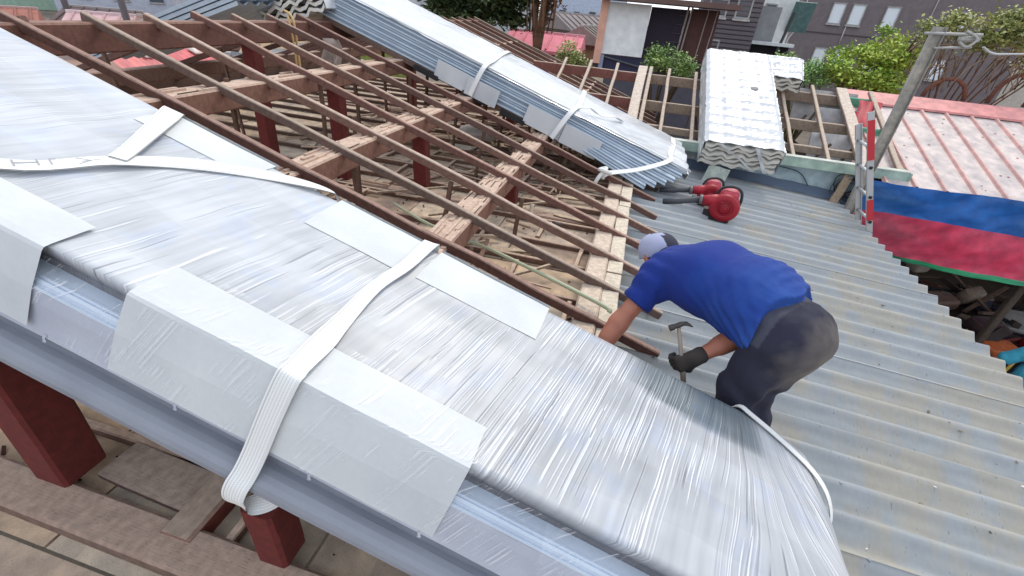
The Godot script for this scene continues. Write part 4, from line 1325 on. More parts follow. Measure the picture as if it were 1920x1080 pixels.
	for q in town:
		house(q[0], q[1], v3(q[2], GROUND, q[3]), q[4], q[5], q[6], q[7], q[8], q[9], "house")
	for q in [["first slim dark utility pole from the left, above the second rafter", -25.5, 18.0], ["second slim dark utility pole, thicker, above the pink cottage", -20.4, 16.5], ["third slim utility pole leaning over the pale hall", -17.9, 17.5], ["short utility pole near the ribbed grey sheets", -12.6, 18.5]]:
		var po := thing("utility_pole", q[0], "utility pole", v3(q[1], GROUND, q[2]), "utility poles in the town")
		var st := begin(false)
		st.set_color(lin(96, 92, 96))
		tube(st, [Vector3(0, 0, 0), Vector3(0.1, 7.5, 0)], [0.15, 0.09], 8)
		show_mesh(po, "shaft", done(st), M.plain)
		var ar := begin()
		ar.set_color(lin(110, 106, 108))
		box(ar, Transform3D(Basis(Vector3.UP, 0.8), Vector3(0.1, 7.0, 0)), Vector3(1.4, 0.08, 0.08))
		show_mesh(po, "crossarm", done(ar), M.plain)
	# red sheet roof low behind the ridge
	var rr := thing("red_sheet_roof", "faded red metal sheets on a low roof seen under the ridge beam", "roof", v3(-8.0, -1.1, 6.6))
	for k in 2:
		var st := begin(false)
		st.set_color([lin(234, 136, 138), lin(228, 118, 124)][k])
		var z0 := 0.85 - 0.95 * k
		sheet(st, 20, 8, func(u, v): return Vector3(0.75 - 1.5 * v, -0.30 + 0.62 * v + 0.014 * sin(u * 50), z0 - 0.86 * u - 0.3 * v))
		st.set_color(lin(240, 230, 226))
		box(st, Transform3D(Basis(Vector3(0, 0, 1), -0.39), Vector3(0.2, -0.04, z0 - 0.7)), Vector3(0.2, 0.02, 0.14))
		show_mesh(rr, "red_sheet", done(st), M.paint)
	var gs := thing("grey_sheet_pile", "loose grey corrugated sheets lying below the far slope rafters", "metal sheets", v3(-8.2, -1.75, 9.4))
	for k in 4:
		var st := begin(false)
		st.set_color([lin(128, 134, 144), lin(112, 118, 128), lin(140, 146, 152), lin(118, 122, 132)][k])
		var b := Basis(Vector3.UP, 0.5 + 0.3 * k).rotated(Vector3(0, 0, 1), -0.2)
		sheet(st, 4, 40, func(u, v): return b * Vector3(-1.1 + 2.2 * u, 0.16 * k + 0.02 * sin(v * 45), 0.4 - 0.8 * v) + Vector3(0.2 * k, 0, -0.6 * k))
		show_mesh(gs, "corrugated_sheet", done(st), M.paint)
	for k in 4:
		var low := house("low_grey_house", ["low dull house behind the far slope, nearest", "low brownish house behind the far slope, second", "low house with a dark roof beyond the red sheets", "low house beyond the ridge near the grey sheets"][k], v3([-12.5, -13.0, -15.5, -10.5][k], GROUND, [6.0, 10.0, 12.5, 13.5][k]), [1.5, 1.2, 0.8, 0.5][k], Vector3(3.6, 2.0, 3.2), lin(150, 128, 118), [lin(140, 116, 108), lin(158, 128, 116), lin(120, 104, 100), lin(150, 140, 136)][k], 0.7, [])

# ---------------------------------------------------------------- trees and shrubs
func leaves(blobs: Array, n: int, size: float, cols: Array) -> ArrayMesh:
	var st := begin()
	for b in blobs:
		var c: Vector3 = b[0]
		var r: Vector3 = b[1]
		var m := int(n * float(b[2]))
		var clumps := []
		for i in 16:
			var d := Vector3(rng.randfn(), rng.randfn(), rng.randfn()).normalized() * pow(rng.randf(), 0.4)
			clumps.append([c + d * r, cols[rng.randi() % cols.size()]])
		for i in m:
			var cl: Array = clumps[rng.randi() % 16]
			var p: Vector3 = cl[0] + Vector3(rng.randfn(), rng.randfn() * 0.8, rng.randfn()) * r * 0.19
			var bs := Basis.from_euler(Vector3(rng.randf_range(-1.0, 0.6), rng.randf() * TAU, rng.randf_range(-0.6, 0.6)))
			var s := size * rng.randf_range(0.6, 1.3)
			st.set_color((cl[1] as Color).lerp(cols[rng.randi() % cols.size()], rng.randf() * 0.5))
			var a := p
			var l := p + bs * Vector3(-0.32, 0.10, 0.5) * s
			var t := p + bs * Vector3(0, -0.06, 1.0) * s
			var q := p + bs * Vector3(0.32, 0.10, 0.5) * s
			st.add_vertex(a); st.add_vertex(l); st.add_vertex(t)
			st.add_vertex(a); st.add_vertex(t); st.add_vertex(q)
	return done(st)

func tree(called: String, label: String, at: Vector3, trunk_r: float, blobs: Array, n: int, size: float, cols: Array, bark: Color, category: String = "tree", group: String = "") -> Node3D:
	var o := thing(called, label, category, at, group)
	var st := begin(false)
	st.set_color(bark)
	var fork: Vector3 = blobs[0][0] * 0.55
	tube(st, smooth_path([Vector3.ZERO, fork * 0.5 + Vector3(0.05, 0, 0.03), fork], 4), [trunk_r, trunk_r * 0.95, trunk_r * 0.9, trunk_r * 0.85, trunk_r * 0.8, trunk_r * 0.75, trunk_r * 0.7, trunk_r * 0.66, trunk_r * 0.62], 8)
	for b in blobs:
		for k in 4:
			var e: Vector3 = b[0] + Vector3(rng.randf_range(-0.7, 0.7), rng.randf_range(-0.4, 0.8), rng.randf_range(-0.7, 0.7)) * (b[1] as Vector3)
			var mid := fork.lerp(e, 0.5) + Vector3(rng.randf_range(-0.2, 0.2), 0.15, rng.randf_range(-0.2, 0.2)) * (b[1] as Vector3).x
			tube(st, smooth_path([fork, mid, e], 3), [trunk_r * 0.55, trunk_r * 0.48, trunk_r * 0.42, trunk_r * 0.35, trunk_r * 0.28, trunk_r * 0.2, trunk_r * 0.1], 5)
	show_mesh(o, "trunk", done(st), M.wall)
	var c := show_mesh(o, "crown", leaves(blobs, n, size, cols), M.leaf)
	c.set_meta("kind", "stuff")
	return o

func make_trees() -> void:
	var deep := [lin(62, 78, 44), lin(74, 92, 52), lin(50, 64, 40), lin(88, 98, 64)]
	var lime := [lin(178, 196, 84), lin(152, 178, 72), lin(196, 210, 108), lin(126, 156, 64)]
	var mid := [lin(138, 164, 92), lin(118, 148, 80), lin(160, 182, 110), lin(100, 130, 70)]
	var olive := [lin(164, 172, 104), lin(142, 152, 90), lin(184, 186, 124), lin(122, 130, 82)]
	var g := -GROUND
	tree("banyan_tree", "tall dark banyan tree behind the end of the stripped roof", v3(-7.2, GROUND, 21), 0.4, [[Vector3(0, g + 1.6, 0), Vector3(2.3, 1.6, 1.6), 1.0], [Vector3(-1.5, g + 0.3, 0.4), Vector3(1.5, 0.9, 1.2), 0.8], [Vector3(1.5, g + 0.3, 0.4), Vector3(1.4, 0.9, 1.2), 0.8], [Vector3(0, g - 0.3, 0.8), Vector3(2.2, 0.7, 0.8), 0.9]], 2300, 0.26, deep, lin(96, 78, 64))
	var ba := tree("banyan_tree", "rusty brown tree with hanging roots right of the dark banyan", v3(-4.2, GROUND, 20), 0.3, [[Vector3(0, g + 1.0, 0), Vector3(0.8, 1.5, 0.8), 1.0]], 900, 0.2, [lin(122, 88, 62), lin(104, 96, 60), lin(92, 70, 54), lin(112, 116, 72)], lin(120, 88, 68))
	var hr := begin(false)
	hr.set_color(lin(134, 98, 76))
	for k in 26:
		var x := rng.randf_range(-0.7, 0.7)
		var z := rng.randf_range(-0.5, 0.6)
		tube(hr, smooth_path([Vector3(x, g + 1.6, z), Vector3(x + rng.randf_range(-0.1, 0.1), g + 0.5, z), Vector3(x + rng.randf_range(-0.15, 0.15), g - 0.8, z)], 3), fill(7, 0.025), 4)
	show_mesh(ba, "hanging_roots", done(hr), M.wall).set_meta("kind", "stuff")
	tree("shrub", "round yellow green bush behind the far rafters, beside the cream parapet", v3(-1.75, GROUND, 12.4), 0.08, [[Vector3(0, g - 0.95, 0), Vector3(0.42, 0.32, 0.4), 1.0], [Vector3(0.28, g - 1.1, 0), Vector3(0.3, 0.25, 0.3), 0.6]], 900, 0.075, olive, lin(90, 74, 56), "shrub")
	tree("shrub", "leafy green shrub in front of the panel house, left of the white bundle", v3(0.5, GROUND, 11.6), 0.08, [[Vector3(-0.15, g - 0.75, 0), Vector3(0.36, 0.30, 0.4), 1.0], [Vector3(0.28, g - 0.8, 0.1), Vector3(0.34, 0.26, 0.35), 0.9]], 1000, 0.075, mid, lin(90, 74, 56), "shrub")
	tree("shrub", "small potted looking shrub above the short white bundle", v3(2.55, GROUND, 11.0), 0.05, [[Vector3(0, g - 0.52, 0), Vector3(0.30, 0.16, 0.25), 1.0]], 320, 0.07, mid, lin(90, 74, 56), "shrub")
	tree("tree", "bright lime green tree between the dark grey building and the pink ridge", v3(4.1, GROUND, 11.2), 0.12, [[Vector3(-0.15, g - 0.5, 0), Vector3(0.6, 0.36, 0.6), 1.0], [Vector3(0.45, g - 0.12, 0), Vector3(0.55, 0.40, 0.5), 1.0], [Vector3(0.35, g - 0.7, 0.3), Vector3(0.6, 0.3, 0.4), 0.8]], 2100, 0.085, lime, lin(104, 84, 60))
	tree("bamboo_clump", "soft feathery green clump left of the lime green tree", v3(3.35, GROUND, 10.9), 0.06, [[Vector3(-0.1, g - 0.62, 0), Vector3(0.42, 0.30, 0.4), 1.0], [Vector3(-0.45, g - 0.75, 0.1), Vector3(0.3, 0.18, 0.3), 0.5]], 1300, 0.06, [lin(122, 158, 84), lin(98, 140, 78), lin(142, 172, 98)], lin(104, 104, 60), "shrub")
	# vines with few leaves over the neighbour's ridge
	var v := tree("bougainvillea", "straggly bougainvillea with arching bare stems over the pink ridge at the right", v3(5.7, GROUND, 10.6), 0.04, [[Vector3(-0.6, g + 0.25, 0), Vector3(0.55, 0.35, 0.4), 0.6], [Vector3(0.3, g + 0.35, 0.1), Vector3(0.8, 0.35, 0.4), 1.0], [Vector3(0.9, g + 0.05, 0), Vector3(0.7, 0.4, 0.4), 0.6]], 2600, 0.075, olive, lin(120, 84, 68))
	var bs := begin(false)
	for k in 70:
		bs.set_color(lin(168, 152, 130).lerp(lin(124, 92, 76), rng.randf()))
		var x := rng.randf_range(-1.1, 1.5)
		var z := rng.randf_range(-0.4, 0.5)
		var dx := rng.randf_range(-0.7, 0.7)
		var y := g - 0.6 + rng.randf_range(-0.1, 0.25)
		tube(bs, smooth_path([Vector3(x, y, z), Vector3(x + dx * 0.35, y + rng.randf_range(0.3, 0.7), z + 0.05), Vector3(x + dx, y + rng.randf_range(0.1, 0.6), z + 0.12)], 4), fill(9, rng.randf_range(0.005, 0.011)), 4)
	bs.set_color(lin(132, 88, 74))
	for q in [[-0.45, 0.32], [0.55, 0.5], [1.1, 0.4]]:
		var pts := []
		for i in 9:
			var an := PI * i / 8
			pts.append(Vector3(q[0] + 0.32 * cos(an), g - 0.78 + q[1] * sin(an), 0.2))
		tube(bs, pts, fill(9, 0.035), 6)
	show_mesh(v, "stems", done(bs), M.wall).set_meta("kind", "stuff")
	# far greenery
	tree("palm_like_tree", "small spiky palm in the town above the fourth rafter", v3(-18.6, GROUND, 19), 0.1, [[Vector3(0, g - 1.2, 0), Vector3(0.6, 0.4, 0.6), 1.0]], 300, 0.3, [lin(96, 104, 62), lin(78, 84, 52)], lin(110, 90, 70))
	tree("dark_tree", "dark thin tree in the town near the far white block", v3(-19.2, GROUND, 26), 0.14, [[Vector3(0, g + 0.2, 0), Vector3(0.8, 1.0, 0.8), 1.0]], 420, 0.26, deep, lin(86, 74, 64))
	var fg := begin()
	fg.set_color(lin(158, 172, 96))
	box(fg, Transform3D(Basis(Vector3.UP, 0.4), v3(-15.5, GROUND + 1.2, 26)), Vector3(5, 2.4, 4))
	var fo := show_mesh(self, "hedge", done(fg), M.wall)
	fo.visible = true
	tag(fo, "block of yellow green hedge in the town beside the ribbed grey sheets", "hedge")

# ---------------------------------------------------------------- leaf blowers
func blower(label: String, at: Vector3, turn: float, tube_len: float, dip: float, size: float = 0.92) -> void:
	var o := thing("leaf_blower", label, "leaf blower", at, "leaf blowers on the lean-to roof")
	o.rotation.y = turn
	o.scale = Vector3.ONE * size
	# x points along the nozzle, z is the axis of the fan housing
	var r := 0.165
	var st := begin(false)
	st.set_color(lin(176, 18, 46))
	var prof := [[0.0, 0.060], [0.05, 0.062], [0.055, 0.056], [0.085, 0.056], [0.09, 0.064], [0.128, 0.060], [0.152, 0.045], [r, 0.02], [r, -0.03], [0.15, -0.055], [0.10, -0.07], [0.0, -0.07]]
	for i in prof.size() - 1:
		st.set_smooth_group(i / 3 + 1)
		sheet(st, 40, 1, func(u, v):
			var q0: float = lerpf(prof[i][0], prof[i + 1][0], v)
			var z: float = lerpf(prof[i][1], prof[i + 1][1], v)
			return Vector3(q0 * cos(-u * TAU), r + q0 * sin(-u * TAU), -z))
	show_mesh(o, "fan_housing", done(st), M.shell)
	var gr := begin(false)
	gr.set_color(lin(150, 18, 40))
	for k in 3:
		var pts := []
		for i in 29:
			pts.append(Vector3((0.03 + 0.028 * k + 0.01) * cos(TAU * i / 28), r + (0.03 + 0.028 * k + 0.01) * sin(TAU * i / 28), -0.062))
		tube(gr, pts, fill(29, 0.005), 5, false)
	show_mesh(o, "intake_grille", done(gr), M.shell)
	var mt := begin(false)
	mt.set_color(lin(206, 70, 92))
	sheet(mt, 24, 12, func(u, v):
		var th: float = u * TAU
		var ph: float = PI * v - PI / 2
		var sx: float = signf(cos(th)) * pow(absf(cos(th)), 0.6)
		var sy: float = signf(sin(th)) * pow(absf(sin(th)), 0.6)
		var cz: float = pow(maxf(cos(ph), 0.0), 0.5)
		return Vector3(-0.02 - 0.10 * cz * sx, r + 0.10 + 0.095 * cz * sy, 0.10 + 0.11 * signf(sin(ph)) * pow(absf(sin(ph)), 0.7)))
	show_mesh(o, "motor_cover", done(mt), M.shell)
	var hd := begin(false)
	hd.set_color(lin(42, 44, 48))
	tube(hd, smooth_path([Vector3(0.12, r + 0.12, 0.06), Vector3(0.08, r + 0.20, 0.06), Vector3(-0.03, r + 0.235, 0.06), Vector3(-0.12, r + 0.20, 0.06), Vector3(-0.15, r + 0.11, 0.06), Vector3(-0.145, r + 0.02, 0.06)], 5), fill(26, 0.016), 8)
	show_mesh(o, "handle", done(hd), M.plain)
	var cl := begin(false)
	cl.set_color(lin(184, 26, 50))
	tube(cl, [Vector3(0.03, r - 0.03 + 0.11, 0.01), Vector3(0.16, r + 0.05, 0.01), Vector3(0.25, r + 0.035, 0.01)], [0.075, 0.062, 0.052], 14)
	cl.set_color(lin(120, 124, 128))
	tube(cl, [Vector3(0.25, r + 0.035, 0.01), Vector3(0.285, r + 0.032, 0.01)], [0.055, 0.055], 14)
	show_mesh(o, "outlet", done(cl), M.shell)
	var tb := begin(false)
	tb.set_color(lin(66, 68, 74))
	tube(tb, [Vector3(0.28, r + 0.032, 0.01), Vector3(0.28 + tube_len * 0.45, r + 0.0 - dip * 0.5, 0.01), Vector3(0.28 + tube_len * 0.46, r - dip * 0.5, 0.01), Vector3(0.28 + tube_len, r - 0.03 - dip, 0.01)], [0.036, 0.033, 0.038, 0.034], 14)
	show_mesh(o, "blower_tube", done(tb), M.plain)
	var ft := begin()
	ft.set_color(lin(40, 34, 40))
	box(ft, Transform3D(Basis(), Vector3(0.02, 0.01, 0.06)), Vector3(0.22, 0.03, 0.16))
	box(ft, Transform3D(Basis(), Vector3(0.14, 0.06, 0.05)), Vector3(0.14, 0.09, 0.1))
	show_mesh(o, "foot", done(ft), M.plain)

func make_blowers() -> void:
	M.shell = vertex_mat(0.5, M.blot, null, Vector3(2, 2, 1))
	blower("red leaf blower lying nearer the viewer, round grille facing out", v3(1.13, corr_y(1.13) + 0.02, 5.02), PI - 0.18, 0.40, 0.06)
	blower("red leaf blower behind the other one, only its top and tube showing", v3(1.03, corr_y(1.03) + 0.01, 5.42), PI + 0.02, 0.40, 0.0, 0.82)

# ---------------------------------------------------------------- ladder, post, cable coil
func make_ladder() -> void:
	var at := func(y: float, p: float) -> Vector3: return v3(2.985 - 0.432 * (y + 1.97), y, p)
	var o := thing("aluminium_ladder", "aluminium ladder with red labels leaning on the eave of the lean-to", "ladder")
	for q in [[6.24, -0.82], [5.88, -0.64]]:
		var st := begin()
		var a: Vector3 = at.call(GROUND, q[0])
		var b: Vector3 = at.call(q[1], q[0])
		var t := along(a, b, Vector3(1, 0.43, 0))
		var l := a.distance_to(b)
		box(st, t.translated_local(Vector3(l / 2, 0, 0)), Vector3(l, 0.060, 0.006))
		for s in [-1, 1]:
			box(st, t.translated_local(Vector3(l / 2, s * 0.0285, 0.014 * (1 if q[0] < 6 else -1))), Vector3(l, 0.006, 0.022))
		show_mesh(o, "rail", done(st), M.alu)
	var y := -4.4
	while y < -0.75:
		var st := begin(false)
		tube(st, [at.call(y, 6.235), at.call(y, 5.885)], [0.017, 0.017], 8)
		show_mesh(o, "rung", done(st), M.alu)
		y += 0.262
	for q in [[5.873, -1.12, -0.72], [5.873, -1.78, -1.55], [6.247, -0.98, -0.83]]:
		var st := begin()
		st.set_color(lin(186, 48, 58))
		var a: Vector3 = at.call(q[1], q[0])
		var b: Vector3 = at.call(q[2], q[0])
		box(st, along(a, b, Vector3(1, 0.43, 0)).translated_local(Vector3(a.distance_to(b) / 2, 0, 0)), Vector3(a.distance_to(b), 0.062, 0.012))
		show_mesh(o, "red_label", done(st), M.plain)
	for q in [-1.52, -1.80, -1.20]:
		var bl := begin()
		bl.set_color(lin(30, 30, 34))
		box(bl, Transform3D(Basis(), at.call(q, 5.866)), Vector3(0.03, 0.03, 0.012))
		show_mesh(o, "rivet", done(bl), M.plain)
	var p := thing("steel_channel_post", "grey steel channel post with clamps at its top beside the ladder", "post", v3(2.99, GROUND, 6.66))
	var st := begin()
	st.set_color(lin(196, 194, 188))
	var h := 4.78
	box(st, Transform3D(Basis(), Vector3(0.0, h / 2, 0)), Vector3(0.118, h, 0.012))
	st.set_color(lin(170, 168, 166))
	box(st, Transform3D(Basis(), Vector3(-0.056, h / 2, 0.03)), Vector3(0.008, h, 0.055))
	box(st, Transform3D(Basis(), Vector3(0.056, h / 2, 0.03)), Vector3(0.008, h, 0.055))
	show_mesh(p, "channel", done(st), M.steel)
	var cl := begin(false)
	cl.set_color(lin(190, 192, 194))
	tube(cl, [Vector3(-0.13, h - 0.07, 0.05), Vector3(0.40, h - 0.04, 0.05)], [0.015, 0.015], 8)
	tube(cl, [Vector3(0.02, h - 0.20, 0.05), Vector3(0.36, h - 0.16, 0.05)], [0.012, 0.012], 8)
	tube(cl, smooth_path([Vector3(0.24, h - 0.02, 0.06), Vector3(0.36, h - 0.08, 0.08), Vector3(0.30, h - 0.16, 0.08), Vector3(0.22, h - 0.12, 0.06)], 4), fill(13, 0.013), 7)
	tube(cl, [Vector3(0.22, h - 0.10, 0.03), Vector3(0.40, h - 0.08, 0.03)], [0.028, 0.028], 10)
	show_mesh(p, "pipe_clamp", done(cl), M.steel)
	var wr := begin(false)
	wr.set_color(lin(176, 178, 180))
	tube(wr, smooth_path([v3(3.45, 0.03, 6.6), v3(3.9, -0.02, 7.2), v3(4.6, 0.0, 8.0), v3(6.5, 0.10, 9.6)], 6), fill(19, 0.012), 5)
	var wo := show_mesh(self, "overhead_cable", done(wr), M.plain)
	tag(wo, "grey cable strung from the steel post clamp to the right", "cable")
	var co := thing("cable_coil", "tangled coil of black cables hung beside the ladder on the blue wall", "cable", v3(3.0, -1.72, 6.98))
	var cs := begin(false)
	for k in 11:
		cs.set_color([lin(40, 44, 50), lin(92, 100, 108), lin(58, 62, 66)][k % 3])
		var pts := []
		var c := Vector3(rng.randf_range(-0.05, 0.05), rng.randf_range(-0.04, 0.05), rng.randf_range(0.0, 0.05))
		var rx := rng.randf_range(0.08, 0.16)
		var ry := rng.randf_range(0.10, 0.21)
		var ph := rng.randf() * TAU
		for i in 21:
			var an := TAU * i / 20 + ph
			pts.append(c + Vector3(rx * cos(an), ry * sin(an), 0.03 * sin(an * 2 + k)))
		tube(cs, pts, fill(21, rng.randf_range(0.006, 0.010)), 5, false)
	tube(cs, smooth_path([Vector3(0, 0.1, 0.02), Vector3(0.1, 0.24, 0.0), Vector3(0.22, 0.34, -0.02)], 5), fill(11, 0.007), 5)
	tube(cs, smooth_path([Vector3(-0.05, -0.1, 0.03), Vector3(-0.1, -0.2, 0.05), Vector3(-0.02, -0.28, 0.06)], 5), fill(11, 0.008), 5)
	show_mesh(co, "loops", done(cs), M.plain)
	var bd := thing("leaning_plank", "short weathered plank standing against the wall behind the ladder foot", "plank")
	timber(bd, "board", v3(2.80, -1.93, 6.72), v3(2.95, -1.52, 6.95), 0.11, 0.025, lin(168, 150, 130), lin(130, 112, 96), Vector3(0, 0, 1))

# ---------------------------------------------------------------- litter on the ceiling and in the yard
func make_debris() -> void:
	# broken laths and dust that lie about on the ceiling boards
	var st := begin()
	for k in 260:
		var x := rng.randf_range(-4.4, -0.2)
		var p := rng.randf_range(2.4, 8.2)
		if x > -2.2 and p < 4.6 and rng.randf() < 0.8:
			p = rng.randf_range(5.0, 8.2)
		var l := rng.randf_range(0.12, 0.75) * (1.0 if rng.randf() < 0.7 else 1.6)
		st.set_color([lin(214, 192, 172), lin(180, 152, 134), lin(134, 104, 92), lin(200, 176, 158)][rng.randi() % 4])
		var b := Basis(Vector3.UP, rng.randf_range(-0.5, 0.5) + (0.0 if rng.randf() < 0.6 else PI / 2)).rotated(Vector3(0, 0, 1), rng.randf_range(-0.05, 0.05))
		box(st, Transform3D(b, v3(x, CEIL + 0.012 + rng.randf() * 0.055, p)), Vector3(l, rng.randf_range(0.008, 0.022), rng.randf_range(0.014, 0.04)))
	var o := show_mesh(self, "wood_litter", done(st), M.wood)
	o.set_meta("kind", "stuff")
	tag(o, "splintered laths strewn over the ceiling boards under the rafters", "wood litter")
	var cr := begin()
	for k in 900:
		var x := rng.randf_range(-4.0, -0.1)
		var p := rng.randf_range(0.0, 7.5)
		if k < 330:
			x = rng.randf_range(-1.75, -0.2); p = 0.885 + rng.randf_range(-0.016, 0.02) * (1.0 + rng.randf())
		var s := rng.randf_range(0.004, 0.014)
		cr.set_color([lin(70, 50, 44), lin(92, 66, 56), lin(160, 138, 116), lin(52, 40, 36)][rng.randi() % 4])
		box(cr, Transform3D(Basis.from_euler(Vector3(rng.randf(), rng.randf() * 6, rng.randf())), v3(x, CEIL + 0.006 + rng.randf() * 0.004, p)), Vector3(s * rng.randf_range(1, 4), s * 0.7, s))
	var cro := show_mesh(self, "crumbs", done(cr), M.wood)
	cro.set_meta("kind", "stuff")
	tag(cro, "dark wood crumbs scattered on ceiling boards and along their gaps", "wood litter")
	for q in [["split pale board lying among the joists under the purlin's end", -0.75, 3.3, 0.5, 0.06, 0.3], ["short loose board near the white eave board", -0.35, 4.2, 0.42, 0.05, -0.2], ["narrow loose board beyond the bent bracket", -0.5, 4.75, 0.6, 0.045, 0.1], ["loose board near the foreground gap, half under the film bundle", -1.35, 1.15, 0.34, 0.05, 1.25], ["small pale board in the lower left corner", -1.03, 0.36, 0.22, 0.10, 0.6]]:
		var b := thing("loose_board", q[0], "board", v3(q[1], CEIL + 0.045, q[2]))
		b.rotation.y = q[5]
		timber(b, "plank", Vector3(-q[3] / 2, 0, 0), Vector3(q[3] / 2, 0.01, 0), q[4], 0.018, lin(206, 186, 162), lin(150, 128, 110))
	var br := thing("bent_bracket", "bent pale tube lying on the ceiling boards near the eave", "bracket", v3(-0.62, CEIL + 0.06, 4.0))
	var bs := begin(false)
	bs.set_color(lin(196, 180, 160))
	tube(bs, smooth_path([Vector3(-0.13, 0.12, -0.05), Vector3(-0.12, 0.02, 0.02), Vector3(-0.03, 0.0, 0.08), Vector3(0.12, 0.02, 0.1)], 5), fill(16, 0.02), 7)
	bs.set_color(lin(60, 48, 44))
	tube(bs, [Vector3(0.10, 0.02, 0.1), Vector3(0.19, 0.02, 0.1)], [0.03, 0.03], 8)
	show_mesh(br, "pipe", done(bs), M.plain)
	var gp := begin(false)
	gp.set_color(lin(172, 178, 150))
	tube(gp, smooth_path([v3(-2.05, -1.70, 3.75), v3(-1.5, -1.66, 3.36), v3(-0.8, -1.58, 2.96), v3(0.02, -1.52, 2.45), v3(0.1, -1.53, 2.38)], 5), fill(21, 0.014), 7)
	var gpo := show_mesh(self, "conduit_rod", done(gp), M.plain)
	tag(gpo, "thin pale green rod lying across the joists beside the nearest rafter", "rod")
	# white sack
	var sk := thing("white_sack", "lumpy white sack lying on the ceiling under the middle rafters", "sack", v3(-2.15, CEIL + 0.02, 6.6))
	var ss := begin(false)
	ss.set_color(lin(232, 226, 226))
	sheet(ss, 24, 14, func(u, v):
		var th: float = -u * TAU
		var ph: float = v * PI
		var d := Vector3(sin(ph) * cos(th), cos(ph), sin(ph) * sin(th))
		var f: float = 1.0 + 0.25 * noise.get_noise_3d(d.x * 90, d.y * 90, d.z * 90)
		return Vector3(d.x * 0.30 * f, 0.11 + d.y * 0.12 * f, d.z * 0.22 * f))
	show_mesh(sk, "cloth", done(ss), M.paint)
	var wsk := thing("plastic_sheet", "crumpled white plastic caught under second purlin at the left", "plastic sheet", v3(-3.1, CEIL + 0.02, 3.6))
	var ps := begin(false)
	ps.set_color(lin(226, 222, 220))
	sheet(ps, 18, 14, func(u, v): return Vector3(-0.3 + 0.6 * u, 0.10 + 0.10 * noise.get_noise_2d(u * 260, v * 260) + 0.12 * sin(u * PI) * sin(v * PI), 0.2 - 0.45 * v))
	show_mesh(wsk, "sheet", done(ps), M.packwhite)
	var rp := thing("hanging_rope", "yellowish rope looped over the ridge beam and hanging down beside a post", "rope", v3(-3.72, -0.33, 4.75))
	var rs := begin(false)
	rs.set_color(lin(196, 164, 112))
	tube(rs, smooth_path([Vector3(0.0, 0.10, 0), Vector3(0.09, 0.02, 0), Vector3(0.10, -0.3, 0.01), Vector3(0.12, -0.62, 0.03), Vector3(0.16, -0.80, 0.02)], 6), fill(25, 0.012), 6)
	tube(rs, smooth_path([Vector3(0.08, 0.05, 0.06), Vector3(0.11, -0.2, 0.07), Vector3(0.09, -0.5, 0.05), Vector3(0.14, -0.7, 0.08)], 6), fill(19, 0.012), 6)
	show_mesh(rp, "strands", done(rs), M.plain)
	var rg := thing("hanging_rag", "pale grey rag hanging from the rafters near the rope", "rag", v3(-3.4, -0.62, 5.05))
	var rgs := begin(false)
	rgs.set_color(lin(196, 184, 180))
	sheet(rgs, 8, 14, func(u, v): return Vector3(-0.12 + 0.24 * u + 0.03 * sin(v * 9), 0.15 - 0.5 * v, 0.05 * sin(u * 8 + v * 3)))
	show_mesh(rg, "cloth", done(rgs), M.paint)
	# yard under the shed
	var wb := thing("work_bench", "dark cluttered bench under the hem of the striped tarpaulin", "bench", v3(6.4, GROUND, 8.1))
	for k in 4:
		timber(wb, "plank", Vector3(-1.6, 0.82, 0.75 - 0.5 * k), Vector3(2.2, 0.82, 0.75 - 0.5 * k), 0.48, 0.05, lin(70, 56, 50), lin(56, 44, 40))
	for q in [Vector3(-1.5, 0, 0.8), Vector3(2.0, 0, 0.8), Vector3(-1.5, 0, -0.8), Vector3(2.0, 0, -0.8)]:
		timber(wb, "leg", q, q + Vector3(0, 0.77, 0), 0.08, 0.08, lin(64, 52, 46), lin(64, 52, 46), Vector3(0, 0, 1))
	var bx := func(called: String, label: String, category: String, at: Vector3, size: Vector3, turn: float, c: Color, tilt: float) -> void:
		var t := thing(called, label, category, at)
		t.rotation = Vector3(tilt, turn, tilt * 0.5)
		var s := begin(false)
		s.set_color(c)
		sheet(s, 16, 10, func(u, v):
			var th: float = -u * TAU
			var ph: float = PI * v - PI / 2
			var e := 0.35
			var cz: float = pow(maxf(cos(ph), 0.0), e)
			return Vector3(size.x / 2 * cz * signf(cos(th)) * pow(absf(cos(th)), e), size.y / 2 + size.y / 2 * signf(sin(ph)) * pow(absf(sin(ph)), e), size.z / 2 * cz * signf(sin(th)) * pow(absf(sin(th)), e)))
		show_mesh(t, "body", done(s), M.paint)
	bx.call("helmet", "white rounded helmet shape just below the green hem", "helmet", v3(5.45, -3.42, 8.85), Vector3(0.30, 0.24, 0.26), 0.4, lin(196, 186, 176), 0.2)
	bx.call("paper_sack", "tan paper sack lying in the dark below the tarpaulin", "sack", v3(5.55, -3.77, 8.2), Vector3(0.75, 0.2, 0.34), 0.3, lin(150, 122, 112), 0.1)
	bx.call("wood_block", "pale wood block leaning among the clutter, centre of the dark gap", "wood", v3(6.15, -3.70, 8.5), Vector3(0.30, 0.34, 0.2), 0.5, lin(176, 160, 146), 0.5)
	bx.call("plastic_tray", "white plastic tray lying on the bench in the dark yard", "tray", v3(6.75, -3.62, 7.75), Vector3(0.95, 0.10, 0.5), -0.3, lin(196, 196, 200), 0.25)
	bx.call("dark_bag", "dark purplish bag below the white panel", "bag", v3(5.95, -3.77, 7.45), Vector3(0.42, 0.26, 0.4), 0.2, lin(96, 74, 82), 0.1)
	bx.call("orange_crate", "orange crate beside the person in teal", "crate", v3(5.85, -3.72, 6.95), Vector3(0.44, 0.12, 0.26), 0.3, lin(206, 110, 60), 0.1)
	bx.call("red_can", "dark red can behind the orange crate", "can", v3(6.35, -3.70, 7.1), Vector3(0.28, 0.26, 0.24), 0.1, lin(150, 34, 44), 0.0)
	var cl := begin()
